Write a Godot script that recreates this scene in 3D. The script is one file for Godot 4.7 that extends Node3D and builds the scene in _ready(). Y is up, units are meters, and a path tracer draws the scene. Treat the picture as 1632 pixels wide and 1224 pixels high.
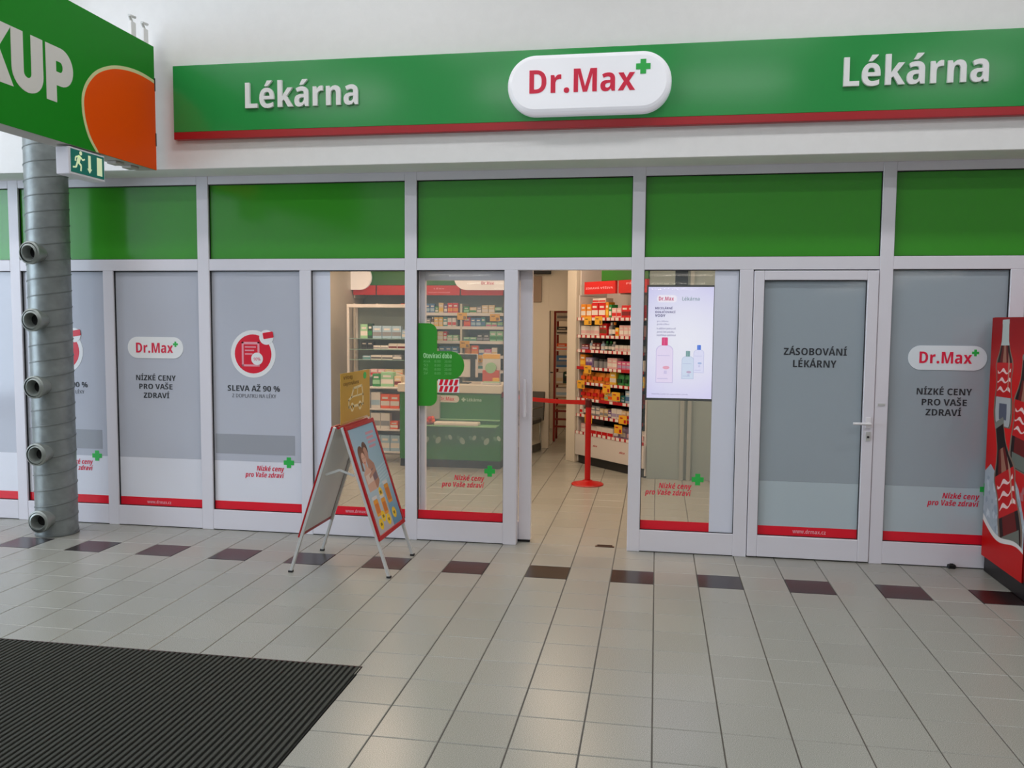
extends Node3D

# ---------------------------------------------------------------- camera, sky, exposure
const CAM_POS := Vector3(4.48462, 1.79473, 6.65611)
const CAM_ROT := Vector3(-0.0739854, 0.1667535, 0.0078598)
const CAM_FOV := 48.352
const TILE := 0.30
const TILE_Z0 := 0.5289          # far edge of the row with the dark tiles
const MAT := Rect2(-1.60, 2.534, 4.618, 2.666)   # x and z of the entrance mat
const FACE := -0.03              # the plane of the glass in the shop front

var M := {}
var rng := RandomNumberGenerator.new()
var bold: Font
var regular: Font
var italic: Font

func _ready() -> void:
	rng.seed = 7
	var cam := Camera3D.new()
	cam.name = "camera"
	add_child(cam)
	cam.position = CAM_POS
	cam.rotation = CAM_ROT
	cam.fov = CAM_FOV
	cam.near = 0.05
	cam.far = 200.0
	cam.current = true

	var we := WorldEnvironment.new()
	we.name = "world_environment"
	var env := Environment.new()
	env.background_mode = Environment.BG_COLOR
	env.background_color = Color(0.62, 0.68, 0.76)
	env.tonemap_mode = Environment.TONE_MAPPER_LINEAR
	env.tonemap_exposure = 1.0
	env.sdfgi_enabled = true
	env.ssao_enabled = true
	env.ssil_enabled = true
	we.environment = env
	add_child(we)

	make_fonts()
	make_materials()
	hall_lamps()
	daylight_window()
	shop_lamps()

	hall_shell()
	shop_shell()
	floor_tiles()
	shop_front()
	supply_door()
	sliding_leaf()
	fascia()
	hanging_sign()
	exit_sign()
	duct_column()
	cooler()
	entrance_mat()
	a_board()
	screen()
	angled_rack()
	back_shelving()
	glass_cabinet()
	service_counter()
	display_stand()
	barrier()
	back_room()
	small_things()

# ---------------------------------------------------------------- lights
func area(called: String, at: Vector3, size: Vector2, rot: Vector3, energy: float, col: Color, parent: Node = self) -> void:
	var l := AreaLight3D.new()
	l.name = called
	l.area_size = size
	l.area_normalize_energy = false
	l.light_energy = energy
	l.light_color = col
	l.area_range = 40.0
	l.area_attenuation = 2.0
	l.shadow_enabled = true
	parent.add_child(l, true)
	l.position = at
	l.rotation = rot

func hall_lamps() -> void:
	# linear ceiling lamps of the mall hall, in front of and above the shop front
	var n := 0
	for z in [1.9, 4.6, 7.3]:
		for x in [-6.5, -3.5, -0.5, 2.5, 5.5, 8.5, 11.5]:
			var t := thing("ceiling_lamp", "long white hall ceiling lamp, %s row from the shop front, %s from left" % [ORD[[1.9, 4.6, 7.3].find(z)], ORD[n % 7]], "lamp", Vector3(x, 5.34, z), 0.0, "hall ceiling lamps")
			var st := start(); bx(st, Vector3(-0.8, 0.0, -0.17), Vector3(0.8, 0.06, 0.17)); obj("housing", st, M.white_metal, t)
			st = start(); bx(st, Vector3(-0.77, -0.012, -0.14), Vector3(0.77, -0.001, 0.14)); obj("diffuser", st, M.lamp_hall, t)
			area("lamp_light", Vector3(0, -0.03, 0), Vector2(1.54, 0.28), Vector3(-PI / 2, 0, 0), 4.7, Color(0.975, 0.98, 1.0), t)
			n += 1
	# the lower hall behind the camera, whose lamps are mirrored in the glass
	n = 0
	for z in [12.5, 16.5, 20.5]:
		for x in [0.0, 5.0, 10.0]:
			var t := thing("ceiling_lamp", "slim white ceiling lamp of the low hall behind, %s row, %s from left" % [ORD[[12.5, 16.5, 20.5].find(z)], ORD[n % 3]], "lamp", Vector3(x, 2.84, z), 0.0, "low hall ceiling lamps")
			var st := start(); bx(st, Vector3(-0.75, 0.0, -0.1), Vector3(0.75, 0.06, 0.1)); obj("housing", st, M.white_metal, t)
			st = start(); bx(st, Vector3(-0.72, -0.012, -0.08), Vector3(0.72, -0.001, 0.08)); obj("diffuser", st, M.lamp_hall, t)
			area("lamp_light", Vector3(0, -0.03, 0), Vector2(1.44, 0.16), Vector3(-PI / 2, 0, 0), 6.0, Color(1.0, 0.97, 0.93), t)
			n += 1

func daylight_window() -> void:
	# the tall glazed entrance on the left of the hall, full of daylight
	var t := thing("window_9", "tall bright daylight window of the hall entrance on the left", "window", Vector3(-8.0, 0, 6.0))
	t.set_meta("kind", "structure")
	for k in 5:
		var st := start(); bx(st, Vector3(-0.06, 0.3, -3.7 + 1.5 * k), Vector3(-0.02, 4.4, -2.28 + 1.5 * k)); obj("pane", st, M.day_pane, t)
	for k in 6:
		var st := start(); bx(st, Vector3(-0.1, 0.0, -3.77 + 1.5 * k), Vector3(0.03, 4.5, -3.70 + 1.5 * k)); obj("mullion", st, M.frame, t)
	for y in [0.0, 4.4]:
		var st := start(); bx(st, Vector3(-0.1, y, -3.7), Vector3(0.03, y + (0.3 if y == 0.0 else 0.1), 3.75)); obj("rail", st, M.frame, t)
	area("window_light", Vector3(0.06, 2.35, 0.0), Vector2(7.4, 4.1), Vector3(0, -PI / 2, 0), 1.05, Color(0.86, 0.93, 1.0), t)

func shop_lamps() -> void:
	for e in [[Vector3(3.3, 2.93, -3.4), 0.5, 5.6, "before the angled rack"], [Vector3(1.8, 2.93, -1.4), 0.6, 9.0, "near the shop front"], [Vector3(0.45, 2.93, -3.3), 0.6, 8.0, "before the glass cabinet"], [Vector3(5.3, 2.93, -1.6), 0.6, 7.5, "over the partition aisle"], [Vector3(3.75, 2.93, -1.2), 0.6, 6.5, "added to brighten the entrance floor"], [Vector3(1.25, 2.93, -4.5), 0.3, 9.0, "added to brighten the back shelving"]]:  # the last two panels are added, to brighten entrance floor and back shelving
		var h: float = e[1] / 2.0
		var t := thing("ceiling_lamp", "square warm white ceiling panel of the shop, " + e[3], "lamp", e[0], 0.0, "shop ceiling panels")
		var st := start(); bx(st, Vector3(-h, 0.0, -h), Vector3(h, 0.03, h)); obj("housing", st, M.white_metal, t)
		st = start(); bx(st, Vector3(-h + 0.02, -0.012, -h + 0.02), Vector3(h - 0.02, -0.001, h - 0.02)); obj("diffuser", st, M.lamp_shop, t)
		area("lamp_light", Vector3(0, -0.03, 0), Vector2(2.0 * h - 0.04, 2.0 * h - 0.04), Vector3(-PI / 2, 0, 0), e[2], Color(1.0, 0.885, 0.77), t)
	var t2 := thing("ceiling_lamp", "small ceiling panel of the back room behind the doorway", "lamp", Vector3(3.0, 2.60, -6.3))
	var s2 := start(); bx(s2, Vector3(-0.3, 0.0, -0.15), Vector3(0.3, 0.03, 0.15)); obj("housing", s2, M.white_metal, t2)
	s2 = start(); bx(s2, Vector3(-0.28, -0.012, -0.13), Vector3(0.28, -0.001, 0.13)); obj("diffuser", s2, M.lamp_shop, t2)
	area("lamp_light", Vector3(0, -0.03, 0), Vector2(0.56, 0.26), Vector3(-PI / 2, 0, 0), 5.0, Color(1.0, 0.86, 0.7), t2)

# ---------------------------------------------------------------- materials
func make_fonts() -> void:
	var b := SystemFont.new(); b.font_names = PackedStringArray(["Droid Sans"]); b.font_weight = 700
	bold = b
	var r := SystemFont.new(); r.font_names = PackedStringArray(["Droid Sans"]); r.font_weight = 400
	regular = r
	var v := FontVariation.new(); v.base_font = b; v.variation_transform = Transform2D(Vector2(1.0, 0.2), Vector2(0.0, 1.0), Vector2.ZERO)
	italic = v

func lit(r: float, g: float, b: float, k := 0.62) -> Color:
	# the base colour of a surface that reads (r, g, b) in the photograph under the hall's even light
	var c := Color(r / 255.0, g / 255.0, b / 255.0).srgb_to_linear()
	return Color(minf(c.r / k, 0.9), minf(c.g / k, 0.9), minf(c.b / k, 0.9)).linear_to_srgb()

func mat(c: Color, rough := 0.6, metal := 0.0, spec := 0.5) -> StandardMaterial3D:
	var m := StandardMaterial3D.new()
	m.albedo_color = c; m.roughness = rough; m.metallic = metal; m.metallic_specular = spec
	return m

func noise_tex(freq: float, lo: Color, hi: Color, seed_ := 1, size := 512, oct := 3) -> NoiseTexture2D:
	var n := FastNoiseLite.new(); n.noise_type = FastNoiseLite.TYPE_SIMPLEX; n.frequency = freq; n.seed = seed_; n.fractal_octaves = oct
	var g := Gradient.new(); g.set_color(0, lo); g.set_color(1, hi)
	var t := NoiseTexture2D.new(); t.width = size; t.height = size; t.seamless = true; t.noise = n; t.color_ramp = g
	return t

func triplanar(m: StandardMaterial3D, tex: Texture2D, scale: float) -> StandardMaterial3D:
	m.albedo_texture = tex; m.uv1_triplanar = true; m.uv1_world_triplanar = true; m.uv1_scale = Vector3.ONE * scale
	return m

func make_materials() -> void:
	M.frame = mat(lit(186, 183, 189), 0.35)
	M.white_metal = mat(lit(190, 188, 190), 0.4)
	M.shadow_rubber = mat(Color(0.1, 0.1, 0.11), 0.6)  # dark rubber; also colours the strips that draw shadow lines round panes
	M.wall = triplanar(mat(lit(200, 196, 195), 0.75), noise_tex(0.02, Color(0.988, 0.988, 0.988), Color(1, 1, 1), 3, 512, 4), 0.6)
	M.hall_far = mat(Color(0.78, 0.78, 0.78), 0.8)
	M.hall_low = mat(Color(0.60, 0.60, 0.60), 0.8)
	M.ceiling = mat(Color(0.9, 0.9, 0.9), 0.8)
	M.shop_wall = mat(Color(0.86, 0.82, 0.76), 0.7)
	M.shop_grey = mat(Color(0.62, 0.66, 0.64), 0.6)
	M.shop_trim = mat(Color(0.65, 0.66, 0.63), 0.5)
	var speck := noise_tex(0.13, Color(0.70, 0.70, 0.685), Color(1.0, 1.0, 1.0), 11, 512, 3)
	M.tile = []
	for k in 4:
		var v: float = [0.0, 0.008, -0.010, 0.004][k]
		var m := triplanar(mat(Color(0.735 + v, 0.727 + v, 0.69 + v), 0.27), speck, 2.6)
		M.tile.append(m)
	M.tile_dark = []
	for k in 3:
		var v: float = [0.0, 0.02, -0.02][k]
		M.tile_dark.append(triplanar(mat(Color(0.185 + v, 0.135 + v, 0.13 + v), 0.24), speck, 1.9))
	M.grout = mat(Color(0.37, 0.35, 0.33), 0.85)
	M.glass = mat(Color(0.93, 0.97, 0.96, 0.05), 0.02, 0.0, 0.3)
	M.glass.transparency = BaseMaterial3D.TRANSPARENCY_ALPHA
	M.glass_shelf = mat(Color(0.75, 0.88, 0.86, 0.12), 0.03)
	M.glass_shelf.transparency = BaseMaterial3D.TRANSPARENCY_ALPHA
	M.green_panel = mat(lit(44, 114, 28, 0.55), 0.14)
	M.green_fascia = mat(lit(34, 122, 58), 0.16)
	M.red_stripe = mat(lit(140, 22, 28), 0.3)
	M.red_strip = mat(lit(190, 20, 38), 0.25)
	M.letter_white = mat(lit(206, 208, 212, 0.66), 0.35)
	M.pill = mat(lit(225, 226, 240, 0.66), 0.2)
	M.pill.emission_enabled = true
	M.pill.emission = Color(0.9, 0.91, 1.0)
	M.pill.emission_energy_multiplier = 0.22
	M.red_letter = mat(lit(185, 25, 55), 0.4)
	M.green_plus = mat(lit(36, 150, 62), 0.4)
	M.film = mat(lit(158, 160, 169), 0.10)
	M.film_band = mat(lit(133, 135, 141), 0.2)
	M.film_pale = mat(lit(190, 190, 200), 0.16)
	M.film_right = mat(lit(121, 129, 135, 0.52), 0.06)
	M.film_right_pale = mat(lit(140, 150, 155, 0.52), 0.06)
	M.film_white = mat(lit(184, 186, 202), 0.16)
	M.ink = mat(Color(0.20, 0.21, 0.23), 0.5)
	M.ink_soft = mat(Color(0.42, 0.43, 0.46), 0.5)
	M.badge_white = mat(lit(205, 208, 216), 0.3)
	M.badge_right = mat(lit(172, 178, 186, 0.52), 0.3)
	M.badge_red = mat(lit(185, 24, 44), 0.3)
	M.badge_rose = mat(lit(212, 130, 140), 0.3)
	M.sign_green = mat(lit(18, 104, 20, 0.55), 0.45, 0.0, 0.25)
	M.sign_orange = mat(lit(200, 54, 0, 0.42), 0.45, 0.0, 0.25)
	M.sign_edge = mat(lit(176, 176, 130), 0.5)
	M.sign_letter = mat(lit(180, 176, 172), 0.5)
	M.sign_case = mat(lit(150, 146, 140), 0.5)
	M.exit_green = mat(Color(0.0, 0.33, 0.29), 0.4)
	M.exit_green.emission_enabled = true
	M.exit_green.emission = Color(0.0, 0.30, 0.26)
	M.exit_green.emission_energy_multiplier = 0.7
	M.exit_light = mat(Color(0.8, 0.85, 0.7), 0.4)
	M.exit_light.emission_enabled = true
	M.exit_light.emission = Color(0.78, 0.82, 0.66)
	M.exit_light.emission_energy_multiplier = 0.5
	M.duct = triplanar(mat(Color(0.60, 0.625, 0.62), 0.38, 0.4), noise_tex(0.02, Color(0.82, 0.82, 0.82), Color(1, 1, 1), 5, 256, 3), 1.3)
	M.duct_seam = mat(Color(0.47, 0.49, 0.485), 0.45, 0.4)
	M.nozzle = mat(Color(0.60, 0.62, 0.60), 0.4, 0.55)
	M.dark_hole = mat(Color(0.05, 0.05, 0.05), 0.8)
	M.black = mat(Color(0.035, 0.035, 0.04), 0.45)
	M.cooler_red = mat(Color(0.58, 0.02, 0.02), 0.4, 0.0, 0.3)
	M.mat_rubber = mat(Color(0.225, 0.23, 0.205), 0.8)
	M.mat_base = mat(Color(0.07, 0.07, 0.06), 0.9)
	M.mat_edge = mat(Color(0.26, 0.15, 0.14), 0.5)
	M.alu = mat(Color(0.82, 0.82, 0.81), 0.4, 0.3)
	M.board_red = mat(Color(0.68, 0.03, 0.08), 0.35)
	M.board_back = mat(Color(0.86, 0.87, 0.86), 0.5)
	M.clear_sheet = mat(Color(1, 1, 1, 0.04), 0.05)
	M.clear_sheet.transparency = BaseMaterial3D.TRANSPARENCY_ALPHA
	M.chrome = mat(Color(0.8, 0.8, 0.8), 0.15, 1.0)
	M.seat = mat(Color(0.30, 0.29, 0.27), 0.7)
	M.green_shop = mat(Color(0.12, 0.44, 0.05), 0.35)
	M.red_shop = mat(Color(0.83, 0.07, 0.07), 0.4)
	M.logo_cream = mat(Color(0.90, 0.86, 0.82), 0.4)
	M.logo_cream.emission_enabled = true  # even glow added to the cream logo boards to brighten them
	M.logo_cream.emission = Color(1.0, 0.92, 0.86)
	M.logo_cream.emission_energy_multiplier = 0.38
	M.cream = mat(Color(0.86, 0.82, 0.75), 0.4)
	M.rack_dark = mat(Color(0.15, 0.145, 0.15), 0.6)
	M.rack_white = mat(Color(0.85, 0.82, 0.80), 0.45)
	M.wood = mat(Color(0.70, 0.60, 0.47), 0.5)
	M.tag_white = mat(Color(0.90, 0.87, 0.85), 0.5)
	M.tag_red = mat(Color(0.70, 0.05, 0.10), 0.5)
	M.tag_yellow = mat(Color(0.92, 0.68, 0.16), 0.5)
	M.barrier_red = mat(Color(0.72, 0.02, 0.03), 0.35)
	M.rust_red = mat(Color(0.55, 0.13, 0.09), 0.5)
	M.green_shop_decal = mat(lit(42, 122, 36), 0.3)
	M.decal_white = mat(lit(150, 190, 145), 0.4)
	M.decal_pale = mat(lit(96, 158, 92), 0.4)
	M.card_yellow = mat(lit(168, 128, 44), 0.4)
	M.card_pale = mat(lit(200, 180, 140), 0.4)
	M.card_ink = mat(lit(110, 78, 30), 0.5)
	M.glass_edge = mat(Color(0.58, 0.70, 0.66), 0.1)
	M.glass_edge2 = mat(Color(0.66, 0.66, 0.63), 0.2)
	M.pale_ledge = mat(Color(0.55, 0.74, 0.50), 0.3)
	M.petal = mat(Color(0.70, 0.78, 0.64), 0.4)
	M.petal_dim = mat(Color(0.40, 0.60, 0.36), 0.4)
	M.leaflet = mat(Color(0.80, 0.30, 0.18), 0.5)
	M.pale_green = mat(Color(0.62, 0.78, 0.60), 0.5)
	M.pale_blue = mat(Color(0.60, 0.70, 0.80), 0.5)
	M.barrier_dark = mat(Color(0.30, 0.02, 0.03), 0.4)
	M.taupe = mat(Color(0.62, 0.53, 0.46), 0.6)
	M.brown = mat(Color(0.36, 0.25, 0.18), 0.5)
	M.vc = mat(Color.WHITE, 0.45)
	M.vc.vertex_color_use_as_albedo = true
	M.lamp_hall = mat(Color(0.9, 0.9, 0.9), 0.5)
	M.lamp_hall.emission_enabled = true
	M.lamp_hall.emission = Color(1.0, 0.96, 0.9)
	M.lamp_hall.emission_energy_multiplier = 3.0
	M.lamp_shop = mat(Color(0.9, 0.9, 0.9), 0.5)
	M.lamp_shop.emission_enabled = true
	M.lamp_shop.emission = Color(1.0, 0.9, 0.78)
	M.lamp_shop.emission_energy_multiplier = 4.0
	M.day_pane = mat(Color(0.8, 0.85, 0.9), 0.3)
	M.day_pane.emission_enabled = true
	M.day_pane.emission = Color(0.86, 0.93, 1.0)
	M.day_pane.emission_energy_multiplier = 1.9

# ---------------------------------------------------------------- mesh helpers
func start() -> SurfaceTool:
	var st := SurfaceTool.new()
	st.begin(Mesh.PRIMITIVE_TRIANGLES)
	return st

func tri(st: SurfaceTool, a: Vector3, b: Vector3, c: Vector3, n: Vector3) -> void:
	var flip := (b - a).cross(c - a).dot(n) > 0.0
	st.set_normal(n); st.add_vertex(a)
	st.set_normal(n); st.add_vertex(c if flip else b)
	st.set_normal(n); st.add_vertex(b if flip else c)

func quad(st: SurfaceTool, a: Vector3, b: Vector3, c: Vector3, d: Vector3, n: Vector3) -> void:
	tri(st, a, b, c, n)
	tri(st, a, c, d, n)

func quad_uv(st: SurfaceTool, p: Array, n: Vector3) -> void:
	# p: top left, top right, bottom right, bottom left, as one who looks at it sees them
	var uv := [Vector2(0, 0), Vector2(1, 0), Vector2(1, 1), Vector2(0, 1)]
	for t in [[0, 1, 2], [0, 2, 3]]:
		for k in t:
			st.set_normal(n); st.set_uv(uv[k]); st.add_vertex(p[k])

func bx(st: SurfaceTool, lo: Vector3, hi: Vector3, bevel := 0.0015, xf := Transform3D.IDENTITY) -> void:
	# a box with small chamfers
	var c := (lo + hi) / 2.0
	var h := (hi - lo) / 2.0
	var b := minf(bevel, minf(h.x, minf(h.y, h.z)) * 0.4)
	var v := func(s: Vector3, ax: int) -> Vector3:
		var q := Vector3(h.x - b, h.y - b, h.z - b)
		q[ax] = h[ax]
		return xf * (c + q * s)
	for ax in 3:
		var u := (ax + 1) % 3
		var w := (ax + 2) % 3
		for s in [-1.0, 1.0]:
			var n := Vector3.ZERO; n[ax] = s
			var q := []
			for k in [[-1, -1], [1, -1], [1, 1], [-1, 1]]:
				var sg := Vector3.ZERO; sg[ax] = s; sg[u] = k[0]; sg[w] = k[1]
				q.append(v.call(sg, ax))
			quad(st, q[0], q[1], q[2], q[3], xf.basis * n)
			for s2 in [-1.0, 1.0]:
				var s_a := Vector3.ZERO; s_a[ax] = s; s_a[u] = s2; s_a[w] = -1
				var s_b := s_a; s_b[w] = 1
				var m := Vector3.ZERO; m[ax] = s; m[u] = s2
				quad(st, v.call(s_a, ax), v.call(s_b, ax), v.call(s_b, u), v.call(s_a, u), xf.basis * m.normalized())
	for sx in [-1.0, 1.0]:
		for sy in [-1.0, 1.0]:
			for sz in [-1.0, 1.0]:
				var sg := Vector3(sx, sy, sz)
				tri(st, v.call(sg, 0), v.call(sg, 1), v.call(sg, 2), xf.basis * sg.normalized())

func lathe(st: SurfaceTool, prof: Array, segs := 32, xf := Transform3D.IDENTITY) -> void:
	# prof: [radius, height] pairs; each span has its own flat slope, round about the axis it is smooth
	for k in prof.size() - 1:
		var r0: float = prof[k][0]; var y0: float = prof[k][1]
		var r1: float = prof[k + 1][0]; var y1: float = prof[k + 1][1]
		var sl := Vector2(y1 - y0, r0 - r1).normalized()
		for i in segs:
			var a0 := TAU * i / segs; var a1 := TAU * (i + 1) / segs
			var d0 := Vector3(cos(a0), 0, sin(a0)); var d1 := Vector3(cos(a1), 0, sin(a1))
			var n0 := xf.basis * (d0 * sl.x + Vector3(0, sl.y, 0)); var n1 := xf.basis * (d1 * sl.x + Vector3(0, sl.y, 0))
			var p := [xf * (d0 * r0 + Vector3(0, y0, 0)), xf * (d1 * r0 + Vector3(0, y0, 0)), xf * (d1 * r1 + Vector3(0, y1, 0)), xf * (d0 * r1 + Vector3(0, y1, 0))]
			var nn := [n0, n1, n1, n0]
			for t in [[0, 1, 2], [0, 2, 3]]:
				var f: bool = (p[t[1]] - p[t[0]]).cross(p[t[2]] - p[t[0]]).dot(n0 + n1) > 0.0
				for q in ([t[0], t[2], t[1]] if f else t):
					st.set_normal(nn[q].normalized()); st.add_vertex(p[q])

func rod(st: SurfaceTool, a: Vector3, b: Vector3, r: float, segs := 14) -> void:
	var y := (b - a).normalized()
	var x := y.cross(Vector3(0.3, 0.5, 0.8)).normalized()
	var xf := Transform3D(Basis(x, y, x.cross(y)), a)
	var l := (b - a).length()
	lathe(st, [[0.0, 0.0], [r, 0.0], [r, l], [0.0, l]], segs, xf)

func bar(st: SurfaceTool, a: Vector3, b: Vector3, w: float, t: float, side: Vector3) -> void:
	# a flat bar from a to b; w along side, t across
	var y := (b - a).normalized()
	var x := (side - y * side.dot(y)).normalized()
	bx(st, Vector3(-w / 2, 0, -t / 2), Vector3(w / 2, (b - a).length(), t / 2), 0.002, Transform3D(Basis(x, y, x.cross(y)), a))

func prism(st: SurfaceTool, poly: PackedVector2Array, z0: float, z1: float, xf := Transform3D.IDENTITY) -> void:
	var idx := Geometry2D.triangulate_polygon(poly)
	var nf := xf.basis * Vector3(0, 0, 1)
	for k in range(0, idx.size(), 3):
		var a := poly[idx[k]]; var b := poly[idx[k + 1]]; var c := poly[idx[k + 2]]
		tri(st, xf * Vector3(a.x, a.y, z1), xf * Vector3(b.x, b.y, z1), xf * Vector3(c.x, c.y, z1), nf)
		tri(st, xf * Vector3(a.x, a.y, z0), xf * Vector3(b.x, b.y, z0), xf * Vector3(c.x, c.y, z0), -nf)
	var ccw := not Geometry2D.is_polygon_clockwise(poly)
	for k in poly.size():
		var a := poly[k]; var b := poly[(k + 1) % poly.size()]
		var e := b - a
		var n2 := Vector2(e.y, -e.x).normalized() * (1.0 if ccw else -1.0)
		quad(st, xf * Vector3(a.x, a.y, z0), xf * Vector3(b.x, b.y, z0), xf * Vector3(b.x, b.y, z1), xf * Vector3(a.x, a.y, z1), xf.basis * Vector3(n2.x, n2.y, 0))

func rrect(x0: float, y0: float, x1: float, y1: float, r: float, segs := 10) -> PackedVector2Array:
	var p := PackedVector2Array()
	for c in [[x1 - r, y0 + r, -PI / 2], [x1 - r, y1 - r, 0.0], [x0 + r, y1 - r, PI / 2], [x0 + r, y0 + r, PI]]:
		for k in segs + 1:
			var a: float = c[2] + PI / 2 * k / segs
			p.append(Vector2(c[0] + r * cos(a), c[1] + r * sin(a)))
	return p

func disc(c: Vector2, r: float, segs := 40, rx := 0.0) -> PackedVector2Array:
	var p := PackedVector2Array()
	for k in segs:
		p.append(c + Vector2(cos(TAU * k / segs) * (rx if rx > 0.0 else r), sin(TAU * k / segs) * r))
	return p

func plus_shape(c: Vector2, s: float, t: float) -> PackedVector2Array:
	var h := s / 2.0; var q := t / 2.0
	var p := PackedVector2Array()
	for v in [[-q, -h], [q, -h], [q, -q], [h, -q], [h, q], [q, q], [q, h], [-q, h], [-q, q], [-h, q], [-h, -q], [-q, -q]]:
		p.append(c + Vector2(v[0], v[1]))
	return p

# ---------------------------------------------------------------- node helpers
func obj(called: String, st: SurfaceTool, m: Material, parent: Node = self) -> MeshInstance3D:
	var o := MeshInstance3D.new()
	o.name = called
	o.mesh = st.commit()
	o.material_override = m
	parent.add_child(o, true)
	return o

func shared(called: String, mesh: Mesh, m: Material, parent: Node, at: Vector3) -> MeshInstance3D:
	var o := MeshInstance3D.new()
	o.name = called
	o.mesh = mesh
	o.material_override = m
	parent.add_child(o, true)
	o.position = at
	return o

func tag(o: Node, label: String, category: String, group := "") -> void:
	o.set_meta("label", label)
	o.set_meta("category", category)
	if group:
		o.set_meta("group", group)

func thing(called: String, label: String, category: String, at := Vector3.ZERO, turn := 0.0, group := "") -> Node3D:
	var o := Node3D.new()
	o.name = called
	add_child(o, true)
	o.position = at
	o.rotation.y = turn
	tag(o, label, category, group)
	return o

func struct(called: String, label: String, category: String, st: SurfaceTool, m: Material) -> MeshInstance3D:
	var o := obj(called, st, m)
	tag(o, label, category)
	o.set_meta("kind", "structure")
	return o

func text_mesh(s: String, font: Font, depth: float) -> TextMesh:
	var t := TextMesh.new()
	t.text = s; t.font = font; t.font_size = 64; t.pixel_size = 0.01; t.depth = depth; t.curve_step = 1.2
	t.horizontal_alignment = HORIZONTAL_ALIGNMENT_CENTER
	return t

func tight(t: TextMesh) -> AABB:
	var v: PackedVector3Array = t.get_mesh_arrays()[Mesh.ARRAY_VERTEX]
	var bb := AABB(v[0], Vector3.ZERO)
	for q in v:
		bb = bb.expand(q)
	return bb

func text(parent: Node, s: String, x0: float, x1: float, y0: float, y1: float, z: float, m: Material, font: Font = null, depth := 0.0012, turn := 0.0, called := "lettering") -> MeshInstance3D:
	# lettering fitted into the rectangle x0..x1, y0..y1 on the plane z; turned, x and z change their places
	var t := text_mesh(s, font if font else bold, 0.2)
	var bb := tight(t)
	var o := MeshInstance3D.new()
	o.name = called
	o.mesh = t
	o.material_override = m
	parent.add_child(o, true)
	var sx := (x1 - x0) / bb.size.x
	var sy := (y1 - y0) / bb.size.y
	var sz := depth / 0.2
	var bas := Basis.from_scale(Vector3(sx, sy, sz))
	var org := Vector3(x0 - bb.position.x * sx, y0 - bb.position.y * sy, z - bb.position.z * sz)
	o.transform = Transform3D(Basis(Vector3.UP, turn), Vector3.ZERO) * Transform3D(bas, org)
	return o

# ---------------------------------------------------------------- prints (posters, the screen) are drawn into images
class Canvas:
	var w: int
	var h: int
	var px: PackedByteArray
	func _init(w_: int, h_: int, c: Color) -> void:
		w = w_; h = h_
		var im := Image.create(w, h, false, Image.FORMAT_RGB8)
		im.fill(c)
		px = im.get_data()
	func blend(i: int, c: Color, a: float) -> void:
		px[i] = int(lerpf(px[i], c.r * 255.0, a)); px[i + 1] = int(lerpf(px[i + 1], c.g * 255.0, a)); px[i + 2] = int(lerpf(px[i + 2], c.b * 255.0, a))
	func fade(x0: int, y0: int, x1: int, y1: int, c0: Color, c1: Color, a := 1.0, sideways := false) -> void:
		for y in range(maxi(y0, 0), mini(y1, h)):
			for x in range(maxi(x0, 0), mini(x1, w)):
				var t := float(x - x0) / maxi(1, x1 - x0) if sideways else float(y - y0) / maxi(1, y1 - y0)
				blend((y * w + x) * 3, c0.lerp(c1, t), a)
	func glow(c: Vector2, r: float, col: Color, a: float) -> void:
		for y in range(maxi(int(c.y - r), 0), mini(int(c.y + r), h)):
			for x in range(maxi(int(c.x - r), 0), mini(int(c.x + r), w)):
				var d := Vector2(x, y).distance_to(c) / r
				if d < 1.0:
					blend((y * w + x) * 3, col, a * (1.0 - d * d))
	func polys(list: Array, c: Color, a := 1.0) -> void:
		var lo := Vector2(1e9, 1e9); var hi := Vector2(-1e9, -1e9)
		for p in list:
			for v in p:
				lo = lo.min(v); hi = hi.max(v)
		var ya := maxi(0, int(floor(lo.y))); var yb := mini(h, int(ceil(hi.y)) + 1)
		if yb <= ya:
			return
		var acc := PackedFloat32Array(); acc.resize((yb - ya) * w)
		for p in list:
			var pl := 1e9; var ph := -1e9
			for v in p:
				pl = minf(pl, v.y); ph = maxf(ph, v.y)
			for y in range(maxi(ya, int(floor(pl))), mini(yb, int(ceil(ph)) + 1)):
				for sub in 3:
					var yy := y + (sub + 0.5) / 3.0
					var xs := []
					for k in p.size():
						var q: Vector2 = p[k]; var r: Vector2 = p[(k + 1) % p.size()]
						if (q.y <= yy) != (r.y <= yy):
							xs.append(q.x + (yy - q.y) / (r.y - q.y) * (r.x - q.x))
					xs.sort()
					for k in range(0, xs.size() - 1, 2):
						var x0: float = clampf(xs[k], 0, w); var x1: float = clampf(xs[k + 1], 0, w)
						for x in range(int(floor(x0)), mini(w, int(ceil(x1)))):
							acc[(y - ya) * w + x] += maxf(0.0, minf(x1, x + 1) - maxf(x0, x)) / 3.0
		for y in range(ya, yb):
			for x in w:
				var cov := acc[(y - ya) * w + x]
				if cov > 0.0:
					blend((y * w + x) * 3, c, minf(1.0, cov) * a)
	func rect(x0: float, y0: float, x1: float, y1: float, c: Color, a := 1.0) -> void:
		polys([PackedVector2Array([Vector2(x0, y0), Vector2(x1, y0), Vector2(x1, y1), Vector2(x0, y1)])], c, a)
	func texture() -> ImageTexture:
		return ImageTexture.create_from_image(Image.create_from_data(w, h, false, Image.FORMAT_RGB8, px))

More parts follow.
